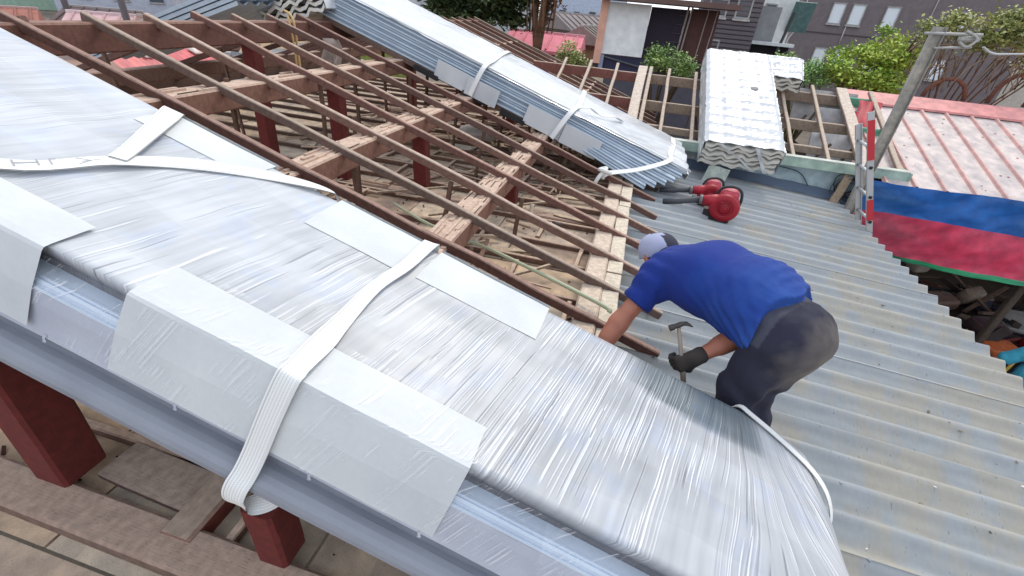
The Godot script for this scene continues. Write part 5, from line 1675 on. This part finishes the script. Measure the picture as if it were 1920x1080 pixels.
	for k in 170:
		cl.set_color([lin(120, 100, 90), lin(84, 68, 62), lin(168, 150, 138), lin(70, 74, 92), lin(132, 60, 60), lin(60, 52, 50)][rng.randi() % 6])
		var cp := v3(rng.randf_range(5.0, 7.9), -3.76 + rng.randf_range(0.0, 0.22) * rng.randf(), rng.randf_range(6.9, 9.0))
		if k % 3 == 0:
			cp = v3(rng.randf_range(3.6, 7.0), GROUND + rng.randf_range(0.02, 0.2), rng.randf_range(4.6, 9.2))
		box(cl, Transform3D(Basis.from_euler(Vector3(rng.randf_range(-0.5, 0.5), rng.randf() * TAU, rng.randf_range(-0.5, 0.5))), cp), Vector3(rng.randf_range(0.08, 0.55), rng.randf_range(0.02, 0.10), rng.randf_range(0.03, 0.16)))
	var clo := show_mesh(self, "yard_clutter", done(cl), M.wood)
	clo.set_meta("kind", "stuff")
	tag(clo, "dark jumble of scrap filling the yard under the tarpaulin hem", "clutter")
	var yr := begin(false)
	yr.set_color(lin(230, 190, 70))
	tube(yr, smooth_path([v3(6.0, -3.22, 6.75), v3(5.75, -3.5, 6.5), v3(5.5, -3.72, 6.25)], 4), fill(9, 0.018), 6)
	var yo := show_mesh(self, "yellow_rod", done(yr), M.plain)
	tag(yo, "yellow rod leaning in front of the orange crate", "rod")
	for k in 5:
		var pl := thing("scrap_plank", ["long thin scrap plank slanting under the green hem", "scrap plank crossing another below the tarpaulin", "thin pale scrap stick in the dark gap", "scrap plank near the white helmet shape", "scrap plank at the right of the dark gap"][k], "plank")
		var a: Vector3 = [v3(5.9, -3.3, 8.8), v3(6.0, -3.72, 8.1), v3(5.35, -3.8, 7.6), v3(5.2, -3.65, 8.9), v3(6.9, -3.2, 8.6)][k]
		var b: Vector3 = [v3(6.5, -3.75, 7.9), v3(6.7, -3.35, 8.6), v3(5.75, -3.8, 6.9), v3(6.0, -3.55, 9.0), v3(7.6, -3.6, 8.2)][k]
		timber(pl, "board", a, b, 0.07, 0.03, lin(140, 118, 106), lin(96, 80, 72))

# ---------------------------------------------------------------- people
# bones: [a, b, ra, rb, k]; a field of smoothly joined tapered capsules, meshed as surface nets
func capsule(p: Vector3, a: Vector3, ba: Vector3, inv: float, ra: float, rb: float) -> float:
	var pa := p - a
	var h := clampf(pa.dot(ba) * inv, 0.0, 1.0)
	return (pa - ba * h).length() - lerpf(ra, rb, h)

func field_mesh(st: SurfaceTool, bones: Array, cell: float, tint: Callable, crease = null, cut = null) -> void:
	var lo := Vector3.INF
	var hi := -Vector3.INF
	for b in bones:
		var r: float = maxf(b[2], b[3]) + cell * 4 + 0.02
		lo = lo.min((b[0] as Vector3) - Vector3.ONE * r).min((b[1] as Vector3) - Vector3.ONE * r)
		hi = hi.max((b[0] as Vector3) + Vector3.ONE * r).max((b[1] as Vector3) + Vector3.ONE * r)
	var nx := int((hi.x - lo.x) / cell) + 2
	var ny := int((hi.y - lo.y) / cell) + 2
	var nz := int((hi.z - lo.z) / cell) + 2
	var g := PackedFloat32Array()
	g.resize(nx * ny * nz)
	g.fill(1.0)
	for b in bones:
		var a: Vector3 = b[0]
		var e: Vector3 = b[1]
		var ba := e - a
		var inv := 1.0 / maxf(ba.length_squared(), 1e-9)
		var k: float = b[4]
		var r: float = maxf(b[2], b[3]) + k + cell * 2.5
		var l0 := (a.min(e) - Vector3.ONE * r - lo) / cell
		var h0 := (a.max(e) + Vector3.ONE * r - lo) / cell
		for z in range(maxi(0, int(l0.z)), mini(nz, int(h0.z) + 2)):
			for y in range(maxi(0, int(l0.y)), mini(ny, int(h0.y) + 2)):
				var i := (z * ny + y) * nx
				for x in range(maxi(0, int(l0.x)), mini(nx, int(h0.x) + 2)):
					var d := capsule(lo + Vector3(x, y, z) * cell, a, ba, inv, b[2], b[3])
					var o := g[i + x]
					var hh := maxf(k - absf(d - o), 0.0) / k
					g[i + x] = minf(d, o) - hh * hh * k * 0.25
	if crease != null or cut != null:
		for z in nz:
			for y in ny:
				for x in nx:
					var i := (z * ny + y) * nx + x
					if absf(g[i]) < cell * 4.0:
						var p := lo + Vector3(x, y, z) * cell
						if crease != null:
							g[i] += float(crease.call(p))
						if cut != null:
							g[i] = maxf(g[i], float(cut.call(p)))
	var at := {}
	var verts := []
	var norms := []
	var off := [0, 1, nx, nx + 1, nx * ny, nx * ny + 1, nx * ny + nx, nx * ny + nx + 1]
	for z in nz - 1:
		for y in ny - 1:
			for x in nx - 1:
				var i := (z * ny + y) * nx + x
				var neg := 0
				for k in 8:
					if g[i + off[k]] < 0.0:
						neg += 1
				if neg == 0 or neg == 8:
					continue
				var sum := Vector3.ZERO
				var cnt := 0
				for c in 8:
					for ax in 3:
						var bit := 1 << ax
						if c & bit:
							continue
						var va := g[i + off[c]]
						var vb := g[i + off[c | bit]]
						if (va < 0.0) != (vb < 0.0):
							var t := va / (va - vb)
							var q := Vector3(c & 1, (c >> 1) & 1, (c >> 2) & 1)
							q[ax] += t
							sum += q
							cnt += 1
				var nn := Vector3.ZERO
				for c in 8:
					nn += Vector3((1 if c & 1 else -1), (1 if c & 2 else -1), (1 if c & 4 else -1)) * g[i + off[c]]
				at[i] = verts.size()
				verts.append(lo + (Vector3(x, y, z) + sum / cnt) * cell)
				norms.append(nn.normalized())
	var step := [1, nx, nx * ny]
	for i in at:
		for ax in 3:
			var j: int = i + step[ax]
			if (g[i] < 0.0) == (g[j] < 0.0):
				continue
			var u: int = step[(ax + 1) % 3]
			var v: int = step[(ax + 2) % 3]
			if not (at.has(i - u) and at.has(i - v) and at.has(i - u - v)):
				continue
			var q := [at[i], at[i - u], at[i - u - v], at[i - v]]
			if g[i] >= 0.0:
				q = [q[0], q[3], q[2], q[1]]
			for k in [0, 2, 1, 0, 3, 2]:
				var n: int = q[k]
				st.set_color(tint.call(verts[n], norms[n]))
				st.set_normal(norms[n])
				st.set_uv(Vector2.ZERO)
				st.add_vertex(verts[n])

func skin_st() -> SurfaceTool:
	var st := SurfaceTool.new()
	st.begin(Mesh.PRIMITIVE_TRIANGLES)
	return st

func chain(out: Array, pts: Array, radii: Array, k: float) -> void:
	for i in pts.size() - 1:
		out.append([pts[i], pts[i + 1], radii[i], radii[i + 1], k])

# a hand: palm from wrist along dir, palm normal nrm (out of the back of the hand), curl in radians per joint
func hand(bones: Array, wrist: Vector3, dir: Vector3, nrm: Vector3, side: float, curl: float, grow: float = 0.0) -> void:
	dir = dir.normalized()
	var acr := nrm.cross(dir).normalized() * side
	nrm = dir.cross(acr).normalized() * side
	var palm := wrist + dir * 0.085
	for k in 4:
		var w := -0.030 + 0.020 * k
		bones.append([wrist + acr * w * 0.55 + dir * 0.012, palm + acr * w, 0.017 + grow, 0.013 + grow, 0.016])
	var lens := [[0.036, 0.022, 0.018], [0.042, 0.027, 0.020], [0.044, 0.029, 0.021], [0.040, 0.026, 0.020]]
	for k in 4:
		var p := palm + acr * (-0.030 + 0.020 * k)
		var an := curl * (0.75 + 0.06 * k)
		var d := dir
		for j in 3:
			d = (dir * cos(an) - nrm * sin(an)).normalized()
			var e: Vector3 = p + d * lens[k][j]
			bones.append([p, e, 0.0095 - 0.0008 * j + grow, 0.0087 - 0.0008 * j + grow, 0.004])
			p = e
			an += curl * 0.9
	var t0 := wrist + dir * 0.028 + acr * 0.026
	var t1 := t0 + (acr * 0.75 + dir * 0.55 - nrm * 0.35).normalized() * 0.038
	var t2 := t1 + (dir * 0.7 - nrm * 0.8 * minf(curl, 1.0) + acr * 0.15).normalized() * 0.032
	var t3 := t2 + (dir * 0.5 - nrm * 1.0 * minf(curl, 1.0) - acr * 0.45).normalized() * 0.026
	bones.append([t0, t1, 0.014 + grow, 0.011 + grow, 0.012])
	bones.append([t1, t2, 0.011 + grow, 0.010 + grow, 0.004])
	bones.append([t2, t3, 0.010 + grow, 0.008 + grow, 0.004])

func face(bones: Array, c: Vector3, fwd: Vector3, up: Vector3) -> void:
	var r := fwd.cross(up).normalized()
	bones.append([c + up * 0.03 - fwd * 0.02, c + up * 0.03 + fwd * 0.012, 0.082, 0.078, 0.03])
	bones.append([c - up * 0.03 + fwd * 0.02, c - up * 0.085 + fwd * 0.055, 0.062, 0.036, 0.03])
	bones.append([c + fwd * 0.085 + up * 0.012, c + fwd * 0.108 - up * 0.028, 0.010, 0.014, 0.014])
	bones.append([c + fwd * 0.082 - up * 0.058 - r * 0.016, c + fwd * 0.082 - up * 0.058 + r * 0.016, 0.010, 0.010, 0.008])
	for s in [-1, 1]:
		bones.append([c + fwd * 0.076 + up * 0.012 + r * 0.03 * s, c + fwd * 0.077 + up * 0.012 + r * 0.034 * s, 0.012, 0.012, 0.006])
		bones.append([c + r * 0.080 * s + up * 0.012, c + r * 0.086 * s - up * 0.022 - fwd * 0.006, 0.016, 0.011, 0.008])

func make_people() -> void:
	# ---- the man bending over the rafter ends
	var o := thing("person", "person in blue shirt and pale cap bending over the rafter ends, hammer in hand", "person", v3(0.82, corr_y(0.82), 1.76))
	var base := o.position
	var J := func(x: float, y: float, p: float) -> Vector3: return v3(x, y, p) - base
	var pelvis: Vector3 = J.call(0.845, -1.10, 1.84)
	var waist: Vector3 = J.call(0.71, -1.045, 2.00)
	var chest: Vector3 = J.call(0.53, -1.065, 2.17)
	var upper: Vector3 = J.call(0.40, -1.10, 2.27)
	var neck: Vector3 = J.call(0.345, -1.10, 2.34)
	var head: Vector3 = J.call(0.30, -1.13, 2.43)
	var sh_l: Vector3 = J.call(0.285, -1.15, 2.17)
	var sh_r: Vector3 = J.call(0.58, -1.12, 2.28)
	var el_l: Vector3 = J.call(0.155, -1.36, 2.06)
	var wr_l: Vector3 = J.call(0.045, -1.545, 1.90)
	var el_r: Vector3 = J.call(0.70, -1.245, 1.97)
	var wr_r: Vector3 = J.call(0.515, -1.355, 1.865)
	var hip_l: Vector3 = J.call(0.795, -1.135, 1.79)
	var hip_r: Vector3 = J.call(0.915, -1.12, 1.87)
	var kn_l: Vector3 = J.call(0.725, -1.43, 1.80)
	var kn_r: Vector3 = J.call(0.81, -1.44, 1.86)
	var an_l: Vector3 = J.call(0.76, -1.70, 1.755)
	var an_r: Vector3 = J.call(0.88, -1.70, 1.80)
	var spine := (upper - pelvis).normalized()
	var fwd := Vector3(-0.52, -0.55, -0.66).normalized()
	var hup := Vector3(-0.45, 0.45, -0.62).normalized()
	hup = (hup - fwd * hup.dot(fwd)).normalized()
	# body: one skin under the clothes
	var skin := lin(176, 116, 92)
	var body := []
	chain(body, [pelvis, waist, chest, upper, neck, head], [0.12, 0.115, 0.13, 0.09, 0.055, 0.07], 0.05)
	chain(body, [upper, sh_l, el_l, wr_l], [0.07, 0.055, 0.046, 0.032], 0.03)
	chain(body, [upper, sh_r, el_r, wr_r], [0.07, 0.05, 0.046, 0.031], 0.03)
	chain(body, [hip_l, kn_l, an_l], [0.075, 0.05, 0.04], 0.03)
	chain(body, [hip_r, kn_r, an_r], [0.075, 0.05, 0.04], 0.03)
	# forearm muscle
	body.append([el_l.lerp(wr_l, 0.12), el_l.lerp(wr_l, 0.4), 0.047, 0.043, 0.03])
	body.append([el_r.lerp(wr_r, 0.12), el_r.lerp(wr_r, 0.4), 0.046, 0.042, 0.03])
	var st := skin_st()
	var tone := func(p: Vector3, _n: Vector3) -> Color: return skin.lerp(lin(150, 84, 68), 0.35 + 0.35 * noise.get_noise_3d(p.x * 1500, p.y * 1500, p.z * 1500))
	field_mesh(st, body, 0.0115, tone)
	var hb := []
	face(hb, head, fwd, hup)
	field_mesh(st, hb, 0.005, tone)
	var lh := []
	lh.append([el_l.lerp(wr_l, 0.9), wr_l, 0.033, 0.030, 0.01])
	hand(lh, wr_l, wr_l - el_l, Vector3(-0.6, 0.5, 0.3), 1.0, 0.5)
	field_mesh(st, lh, 0.0036, tone)
	show_mesh(o, "body", st.commit(), M.skin)
	# shirt
	var side := spine.cross(Vector3.UP).normalized()      # toward his right
	var sh := []
	sh.append([pelvis.lerp(waist, 0.35) - Vector3(0, 0.01, 0), waist, 0.168, 0.172, 0.06])
	for s in [-0.055, 0.055]:
		chain(sh, [pelvis.lerp(waist, 0.30) + side * s, waist + side * s, chest + side * s * 1.1, upper + side * s * 1.6], [0.155, 0.150, 0.160, 0.115], 0.06)
	sh.append([waist.lerp(chest, 0.2) + Vector3(0, -0.06, 0.02), chest + Vector3(0, -0.06, 0.0), 0.13, 0.12, 0.07])
	chain(sh, [upper, neck.lerp(upper, 0.3)], [0.10, 0.075], 0.05)
	chain(sh, [upper, sh_l, sh_l.lerp(el_l, 0.62)], [0.10, 0.085, 0.080], 0.05)
	chain(sh, [upper, sh_r, sh_r.lerp(el_r, 0.75)], [0.10, 0.08, 0.078], 0.05)
	var blue := lin(14, 45, 124)
	var armd := (el_l - sh_l).normalized()
	var hem := pelvis.lerp(waist, 0.22)
	var fold := func(p: Vector3) -> float:
		var q := p - waist
		var low: float = clampf(1.0 - (p - hem).dot(spine) * 3.2, 0.15, 1.0)
		var w: float = noise.get_noise_3d(p.dot(spine) * 160 + 30, p.dot(side) * 1050, p.y * 1050) * 0.010 * low
		var tug: float = exp(-((p - J.call(0.70, -1.20, 1.86)) as Vector3).length_squared() * 22.0)
		w += tug * 0.009 * sin((q.dot(spine) * 0.9 - q.y * 1.2) * 85.0 + 3.0 * noise.get_noise_3d(p.x * 500, p.y * 500, p.z * 500))
		var sl: float = exp(-((p - sh_l) as Vector3).length_squared() * 45.0)
		w += sl * 0.008 * sin(((p - sh_l) as Vector3).dot(Vector3(0.7, 0.2, -0.6)) * 105.0 + 3.0 * noise.get_noise_3d(p.x * 400, p.y * 400, p.z * 400))
		var bk: float = exp(-((p - J.call(0.80, -0.95, 2.02)) as Vector3).length_squared() * 40.0)
		w += bk * 0.005 * sin(q.dot(spine) * 130.0 + p.y * 40.0 + 4.0 * noise.get_noise_3d(p.x * 300, p.y * 300, p.z * 300))
		return w
	var trim := func(p: Vector3) -> float:
		var c1: float = -(p - hem).dot(spine) - 0.02 * sin(p.dot(side) * 22.0)
		var lo_arm: float = (p - sh_l.lerp(el_l, 0.56)).dot(armd)
		if (p - el_l).length() < 0.24 and lo_arm > -0.05 and (p - chest).length() > 0.2:
			c1 = maxf(c1, lo_arm)
		return c1
	st = skin_st()
	field_mesh(st, sh, 0.0105, func(p: Vector3, _n: Vector3) -> Color: return blue.lerp(lin(40, 80, 152), clampf(0.35 - (p - waist).dot(spine) * 2.2 + 0.5 * noise.get_noise_3d(p.x * 420, p.y * 420, p.z * 420), 0, 1) * 0.8), fold, trim)  # darker toward the shoulders: mostly shading painted into the blue
	show_mesh(o, "shirt", st.commit(), M.cloth)
	# trousers, dusty at the seat
	var tr := []
	tr.append([hem + spine * 0.07 + side * -0.05, pelvis + side * -0.05, 0.135, 0.138, 0.06])
	tr.append([hem + spine * 0.07 + side * 0.05, pelvis + side * 0.05, 0.135, 0.138, 0.06])
	tr.append([pelvis + Vector3(0.005, -0.03, 0.02), pelvis + Vector3(0.02, -0.07, -0.01), 0.128, 0.125, 0.05])
	chain(tr, [hip_l, hip_l.lerp(kn_l, 0.6), kn_l, an_l + Vector3(0, 0.02, 0)], [0.115, 0.096, 0.084, 0.075], 0.045)
	chain(tr, [hip_r, hip_r.lerp(kn_r, 0.6), kn_r, an_r + Vector3(0, 0.02, 0)], [0.115, 0.096, 0.084, 0.075], 0.04)
	var bum: Vector3 = J.call(0.98, -1.14, 1.86)
	var dustc: Vector3 = J.call(0.955, -1.18, 1.76)
	st = skin_st()
	field_mesh(st, tr, 0.011, func(p: Vector3, _n: Vector3) -> Color:
		var d: float = clampf(1.35 - (p - dustc).length() * 6.0 + 0.4 * noise.get_noise_3d(p.x * 700, p.y * 700, p.z * 700), 0, 1)
		var band: float = 1.0 if (p - hem).dot(spine) > -0.03 and p.y > pelvis.y - 0.02 else 0.0
		return lin(42, 42, 58).lerp(lin(132, 124, 112), d * 0.65).lerp(lin(84, 88, 100), band * 0.45),
		func(p: Vector3) -> float:
			return noise.get_noise_3d(p.x * 900, p.y * 420, p.z * 900) * 0.011 + 0.005 * sin((p - bum).length() * 70.0) * exp(-(p - kn_l).length_squared() * 10.0))
	show_mesh(o, "trousers", st.commit(), M.cloth)
	for q in [an_l, an_r]:
		var bs := []
		bs.append([q + Vector3(0.01, -0.02, 0.02), q + Vector3(0.015, -0.05, 0.04), 0.048, 0.045, 0.02])
		bs.append([q + Vector3(0.01, -0.055, 0.035), q + Vector3(-0.11, -0.062, -0.12), 0.042, 0.036, 0.02])
		st = skin_st()
		field_mesh(st, bs, 0.008, func(p: Vector3, _n: Vector3) -> Color: return lin(58, 52, 50) if p.y > q.y - 0.08 else lin(30, 28, 28))
		show_mesh(o, "shoe", st.commit(), M.cloth)
	# cap with a dark printed back and peak
	var cb := []
	cb.append([head + hup * 0.035 - fwd * 0.025, head + hup * 0.045 + fwd * 0.02, 0.098, 0.094, 0.03])
	cb.append([head + hup * 0.02 + fwd * 0.085, head + hup * 0.012 + fwd * 0.155, 0.022, 0.010, 0.03])
	for s in [-1, 1]:
		cb.append([head + hup * 0.018 + fwd * 0.07 + fwd.cross(hup) * 0.05 * s, head + hup * 0.008 + fwd * 0.13 + fwd.cross(hup) * 0.03 * s, 0.014, 0.008, 0.02])
	st = skin_st()
	field_mesh(st, cb, 0.006, func(p: Vector3, n: Vector3) -> Color:
		var q: Vector3 = p - head
		var pat: float = noise.get_noise_3d(p.x * 900, p.y * 900, p.z * 900)
		var back: bool = q.dot(fwd) < 0.015 and q.dot(fwd.cross(hup)) > -0.035 and n.y > 0.15 and pat > -0.25
		return lin(52, 50, 66) if back else lin(158, 164, 190),
		null, func(p: Vector3) -> float: return -((p - head) as Vector3).dot(hup) + 0.0)
	show_mesh(o, "cap", st.commit(), M.cloth)
	var hs := []
	hs.append([head - fwd * 0.03 + hup * 0.005, head - fwd * 0.04 - hup * 0.04, 0.088, 0.07, 0.03])
	st = skin_st()
	field_mesh(st, hs, 0.007, func(p: Vector3, _n: Vector3) -> Color: return lin(34, 30, 34), func(p: Vector3) -> float: return 0.004 * noise.get_noise_3d(p.x * 1500, p.y * 1500, p.z * 1500))
	show_mesh(o, "hair", st.commit(), M.cloth)
	var cst := begin(false)
	cst.set_color(lin(30, 34, 56))
	var ring := []
	var nd := (head - upper).normalized()
	var n1 := nd.cross(Vector3.UP).normalized()
	var n2 := nd.cross(n1)
	for i in 21:
		ring.append(neck + nd * 0.005 + (n1 * cos(TAU * i / 20) * 0.074 + n2 * sin(TAU * i / 20) * 0.068))
	tube(cst, ring, fill(21, 0.014), 6, false)
	show_mesh(o, "collar", done(cst), M.cloth)
	# right glove closed on the hammer
	var ham_top: Vector3 = v3(0.405, -1.205, 1.89)
	var ham_bot: Vector3 = v3(0.497, -1.475, 1.825)
	var hd := (ham_bot - ham_top).normalized()
	var gb := []
	var grip := wr_r + ((ham_top.lerp(ham_bot, 0.66) - base) - wr_r) * 1.0
	var hdir := (grip - wr_r).normalized()
	gb.append([wr_r.lerp(el_r, 0.14), wr_r, 0.041, 0.038, 0.012])
	hand(gb, wr_r - hdir * 0.012, hdir, hdir.cross(hd).normalized(), 1.0, 1.15, 0.0035)
	st = skin_st()
	field_mesh(st, gb, 0.0042, func(p: Vector3, _n: Vector3) -> Color: return lin(66, 60, 56).lerp(lin(36, 34, 36), clampf(0.5 + noise.get_noise_3d(p.x * 500, p.y * 500, p.z * 500), 0, 1)))
	show_mesh(o, "glove", st.commit(), M.cloth)
	# hammer
	var hm := thing("hammer", "claw hammer with a dark head held upright in the gloved hand", "hammer", ham_bot)
	var hp := begin(false)
	hp.set_color(lin(150, 138, 126))
	var top := ham_top - ham_bot
	tube(hp, [Vector3.ZERO, top * 0.3, top * 0.5, top * 0.96], [0.013, 0.014, 0.010, 0.009], 9)
	show_mesh(hm, "handle", done(hp), M.plain)
	var hh := begin(false)
	hh.set_color(lin(64, 60, 58))
	var ax := Vector3(-0.82, -0.42, 0.3).normalized()
	tube(hh, [top - ax * 0.04, top - ax * 0.024, top - ax * 0.01, top + ax * 0.02, top + ax * 0.024, top + ax * 0.045], [0.005, 0.010, 0.013, 0.012, 0.015, 0.015], 9)
	for s in [-1, 1]:
		tube(hh, [top - ax * 0.02, top - ax * 0.042 + ax.cross(hd) * 0.012 * s + hd * 0.008, top - ax * 0.06 + ax.cross(hd) * 0.016 * s + hd * 0.024], [0.009, 0.007, 0.003], 6)
	show_mesh(hm, "head", done(hh), M.plain)
	# ---- the person in teal in the yard, at the edge of the frame
	var t := thing("person", "person in teal shirt and dark blue trousers reaching into the dark yard", "person", v3(5.62, GROUND, 6.05))
	var b2 := []
	var K := func(x: float, y: float, z: float) -> Vector3: return Vector3(x, y, z)
	var c_sh: Vector3 = K.call(0.10, 1.32, -0.05)
	chain(b2, [K.call(0, 0.92, 0), K.call(0.03, 1.12, 0), c_sh, K.call(0.06, 1.50, -0.06), K.call(0.03, 1.63, -0.1)], [0.12, 0.12, 0.12, 0.055, 0.08], 0.05)
	chain(b2, [c_sh, K.call(-0.12, 1.36, -0.10), K.call(-0.30, 1.10, -0.22), K.call(-0.38, 0.92, -0.42)], [0.07, 0.06, 0.046, 0.032], 0.03)
	chain(b2, [c_sh, K.call(0.28, 1.34, 0.02), K.call(0.34, 1.08, -0.05), K.call(0.30, 0.88, -0.22)], [0.07, 0.06, 0.046, 0.032], 0.03)
	chain(b2, [K.call(-0.09, 0.88, 0), K.call(-0.1, 0.48, -0.05), K.call(-0.1, 0.07, 0.02), K.call(-0.11, 0.04, -0.13)], [0.085, 0.06, 0.042, 0.035], 0.03)
	chain(b2, [K.call(0.09, 0.88, 0), K.call(0.12, 0.48, -0.03), K.call(0.13, 0.07, 0.04), K.call(0.13, 0.04, -0.12)], [0.085, 0.06, 0.042, 0.035], 0.03)
	st = skin_st()
	var tone2 := func(_p: Vector3, _n: Vector3) -> Color: return lin(156, 98, 80)
	field_mesh(st, b2, 0.014, tone2)
	var f2 := []
	face(f2, K.call(0.02, 1.64, -0.11), Vector3(-0.35, -0.45, -0.82).normalized(), Vector3(-0.2, 0.88, -0.4).normalized())
	field_mesh(st, f2, 0.006, tone2)
	for q in [[K.call(-0.38, 0.92, -0.42), K.call(-0.06, -0.12, -0.16)], [K.call(0.30, 0.88, -0.22), K.call(-0.03, -0.15, -0.13)]]:
		var h2 := []
		hand(h2, q[0], q[1], Vector3(0.2, 0.7, -0.5), 1.0, 0.45)
		field_mesh(st, h2, 0.005, tone2)
	show_mesh(t, "body", st.commit(), M.skin)
	var s2 := []
	chain(s2, [K.call(0, 0.90, 0), K.call(0.03, 1.12, 0), K.call(0.08, 1.34, -0.04)], [0.17, 0.16, 0.15], 0.06)
	chain(s2, [c_sh, K.call(-0.12, 1.36, -0.10), K.call(-0.23, 1.20, -0.17)], [0.11, 0.085, 0.085], 0.05)
	chain(s2, [c_sh, K.call(0.28, 1.34, 0.02), K.call(0.32, 1.18, -0.03)], [0.11, 0.085, 0.085], 0.05)
	st = skin_st()
	field_mesh(st, s2, 0.013, func(_p: Vector3, _n: Vector3) -> Color: return lin(66, 160, 186), func(p: Vector3) -> float: return 0.014 * noise.get_noise_3d(p.x * 700, p.y * 500, p.z * 700), func(p: Vector3) -> float: return 0.84 - p.y)
	show_mesh(t, "shirt", st.commit(), M.cloth)
	var t2 := []
	t2.append([K.call(-0.03, 0.92, 0), K.call(0.03, 0.92, 0), 0.14, 0.14, 0.05])
	chain(t2, [K.call(-0.09, 0.88, 0), K.call(-0.1, 0.48, -0.05), K.call(-0.1, 0.10, 0.02)], [0.105, 0.085, 0.07], 0.03)
	chain(t2, [K.call(0.09, 0.88, 0), K.call(0.12, 0.48, -0.03), K.call(0.13, 0.10, 0.04)], [0.105, 0.085, 0.07], 0.03)
	st = skin_st()
	field_mesh(st, t2, 0.013, func(_p: Vector3, _n: Vector3) -> Color: return lin(36, 46, 92))
	show_mesh(t, "trousers", st.commit(), M.cloth)
	var h3 := []
	h3.append([K.call(0.03, 1.70, -0.09), K.call(0.05, 1.62, -0.05), 0.085, 0.075, 0.03])
	st = skin_st()
	field_mesh(st, h3, 0.01, func(_p: Vector3, _n: Vector3) -> Color: return lin(36, 30, 30))
	show_mesh(t, "hair", st.commit(), M.cloth)
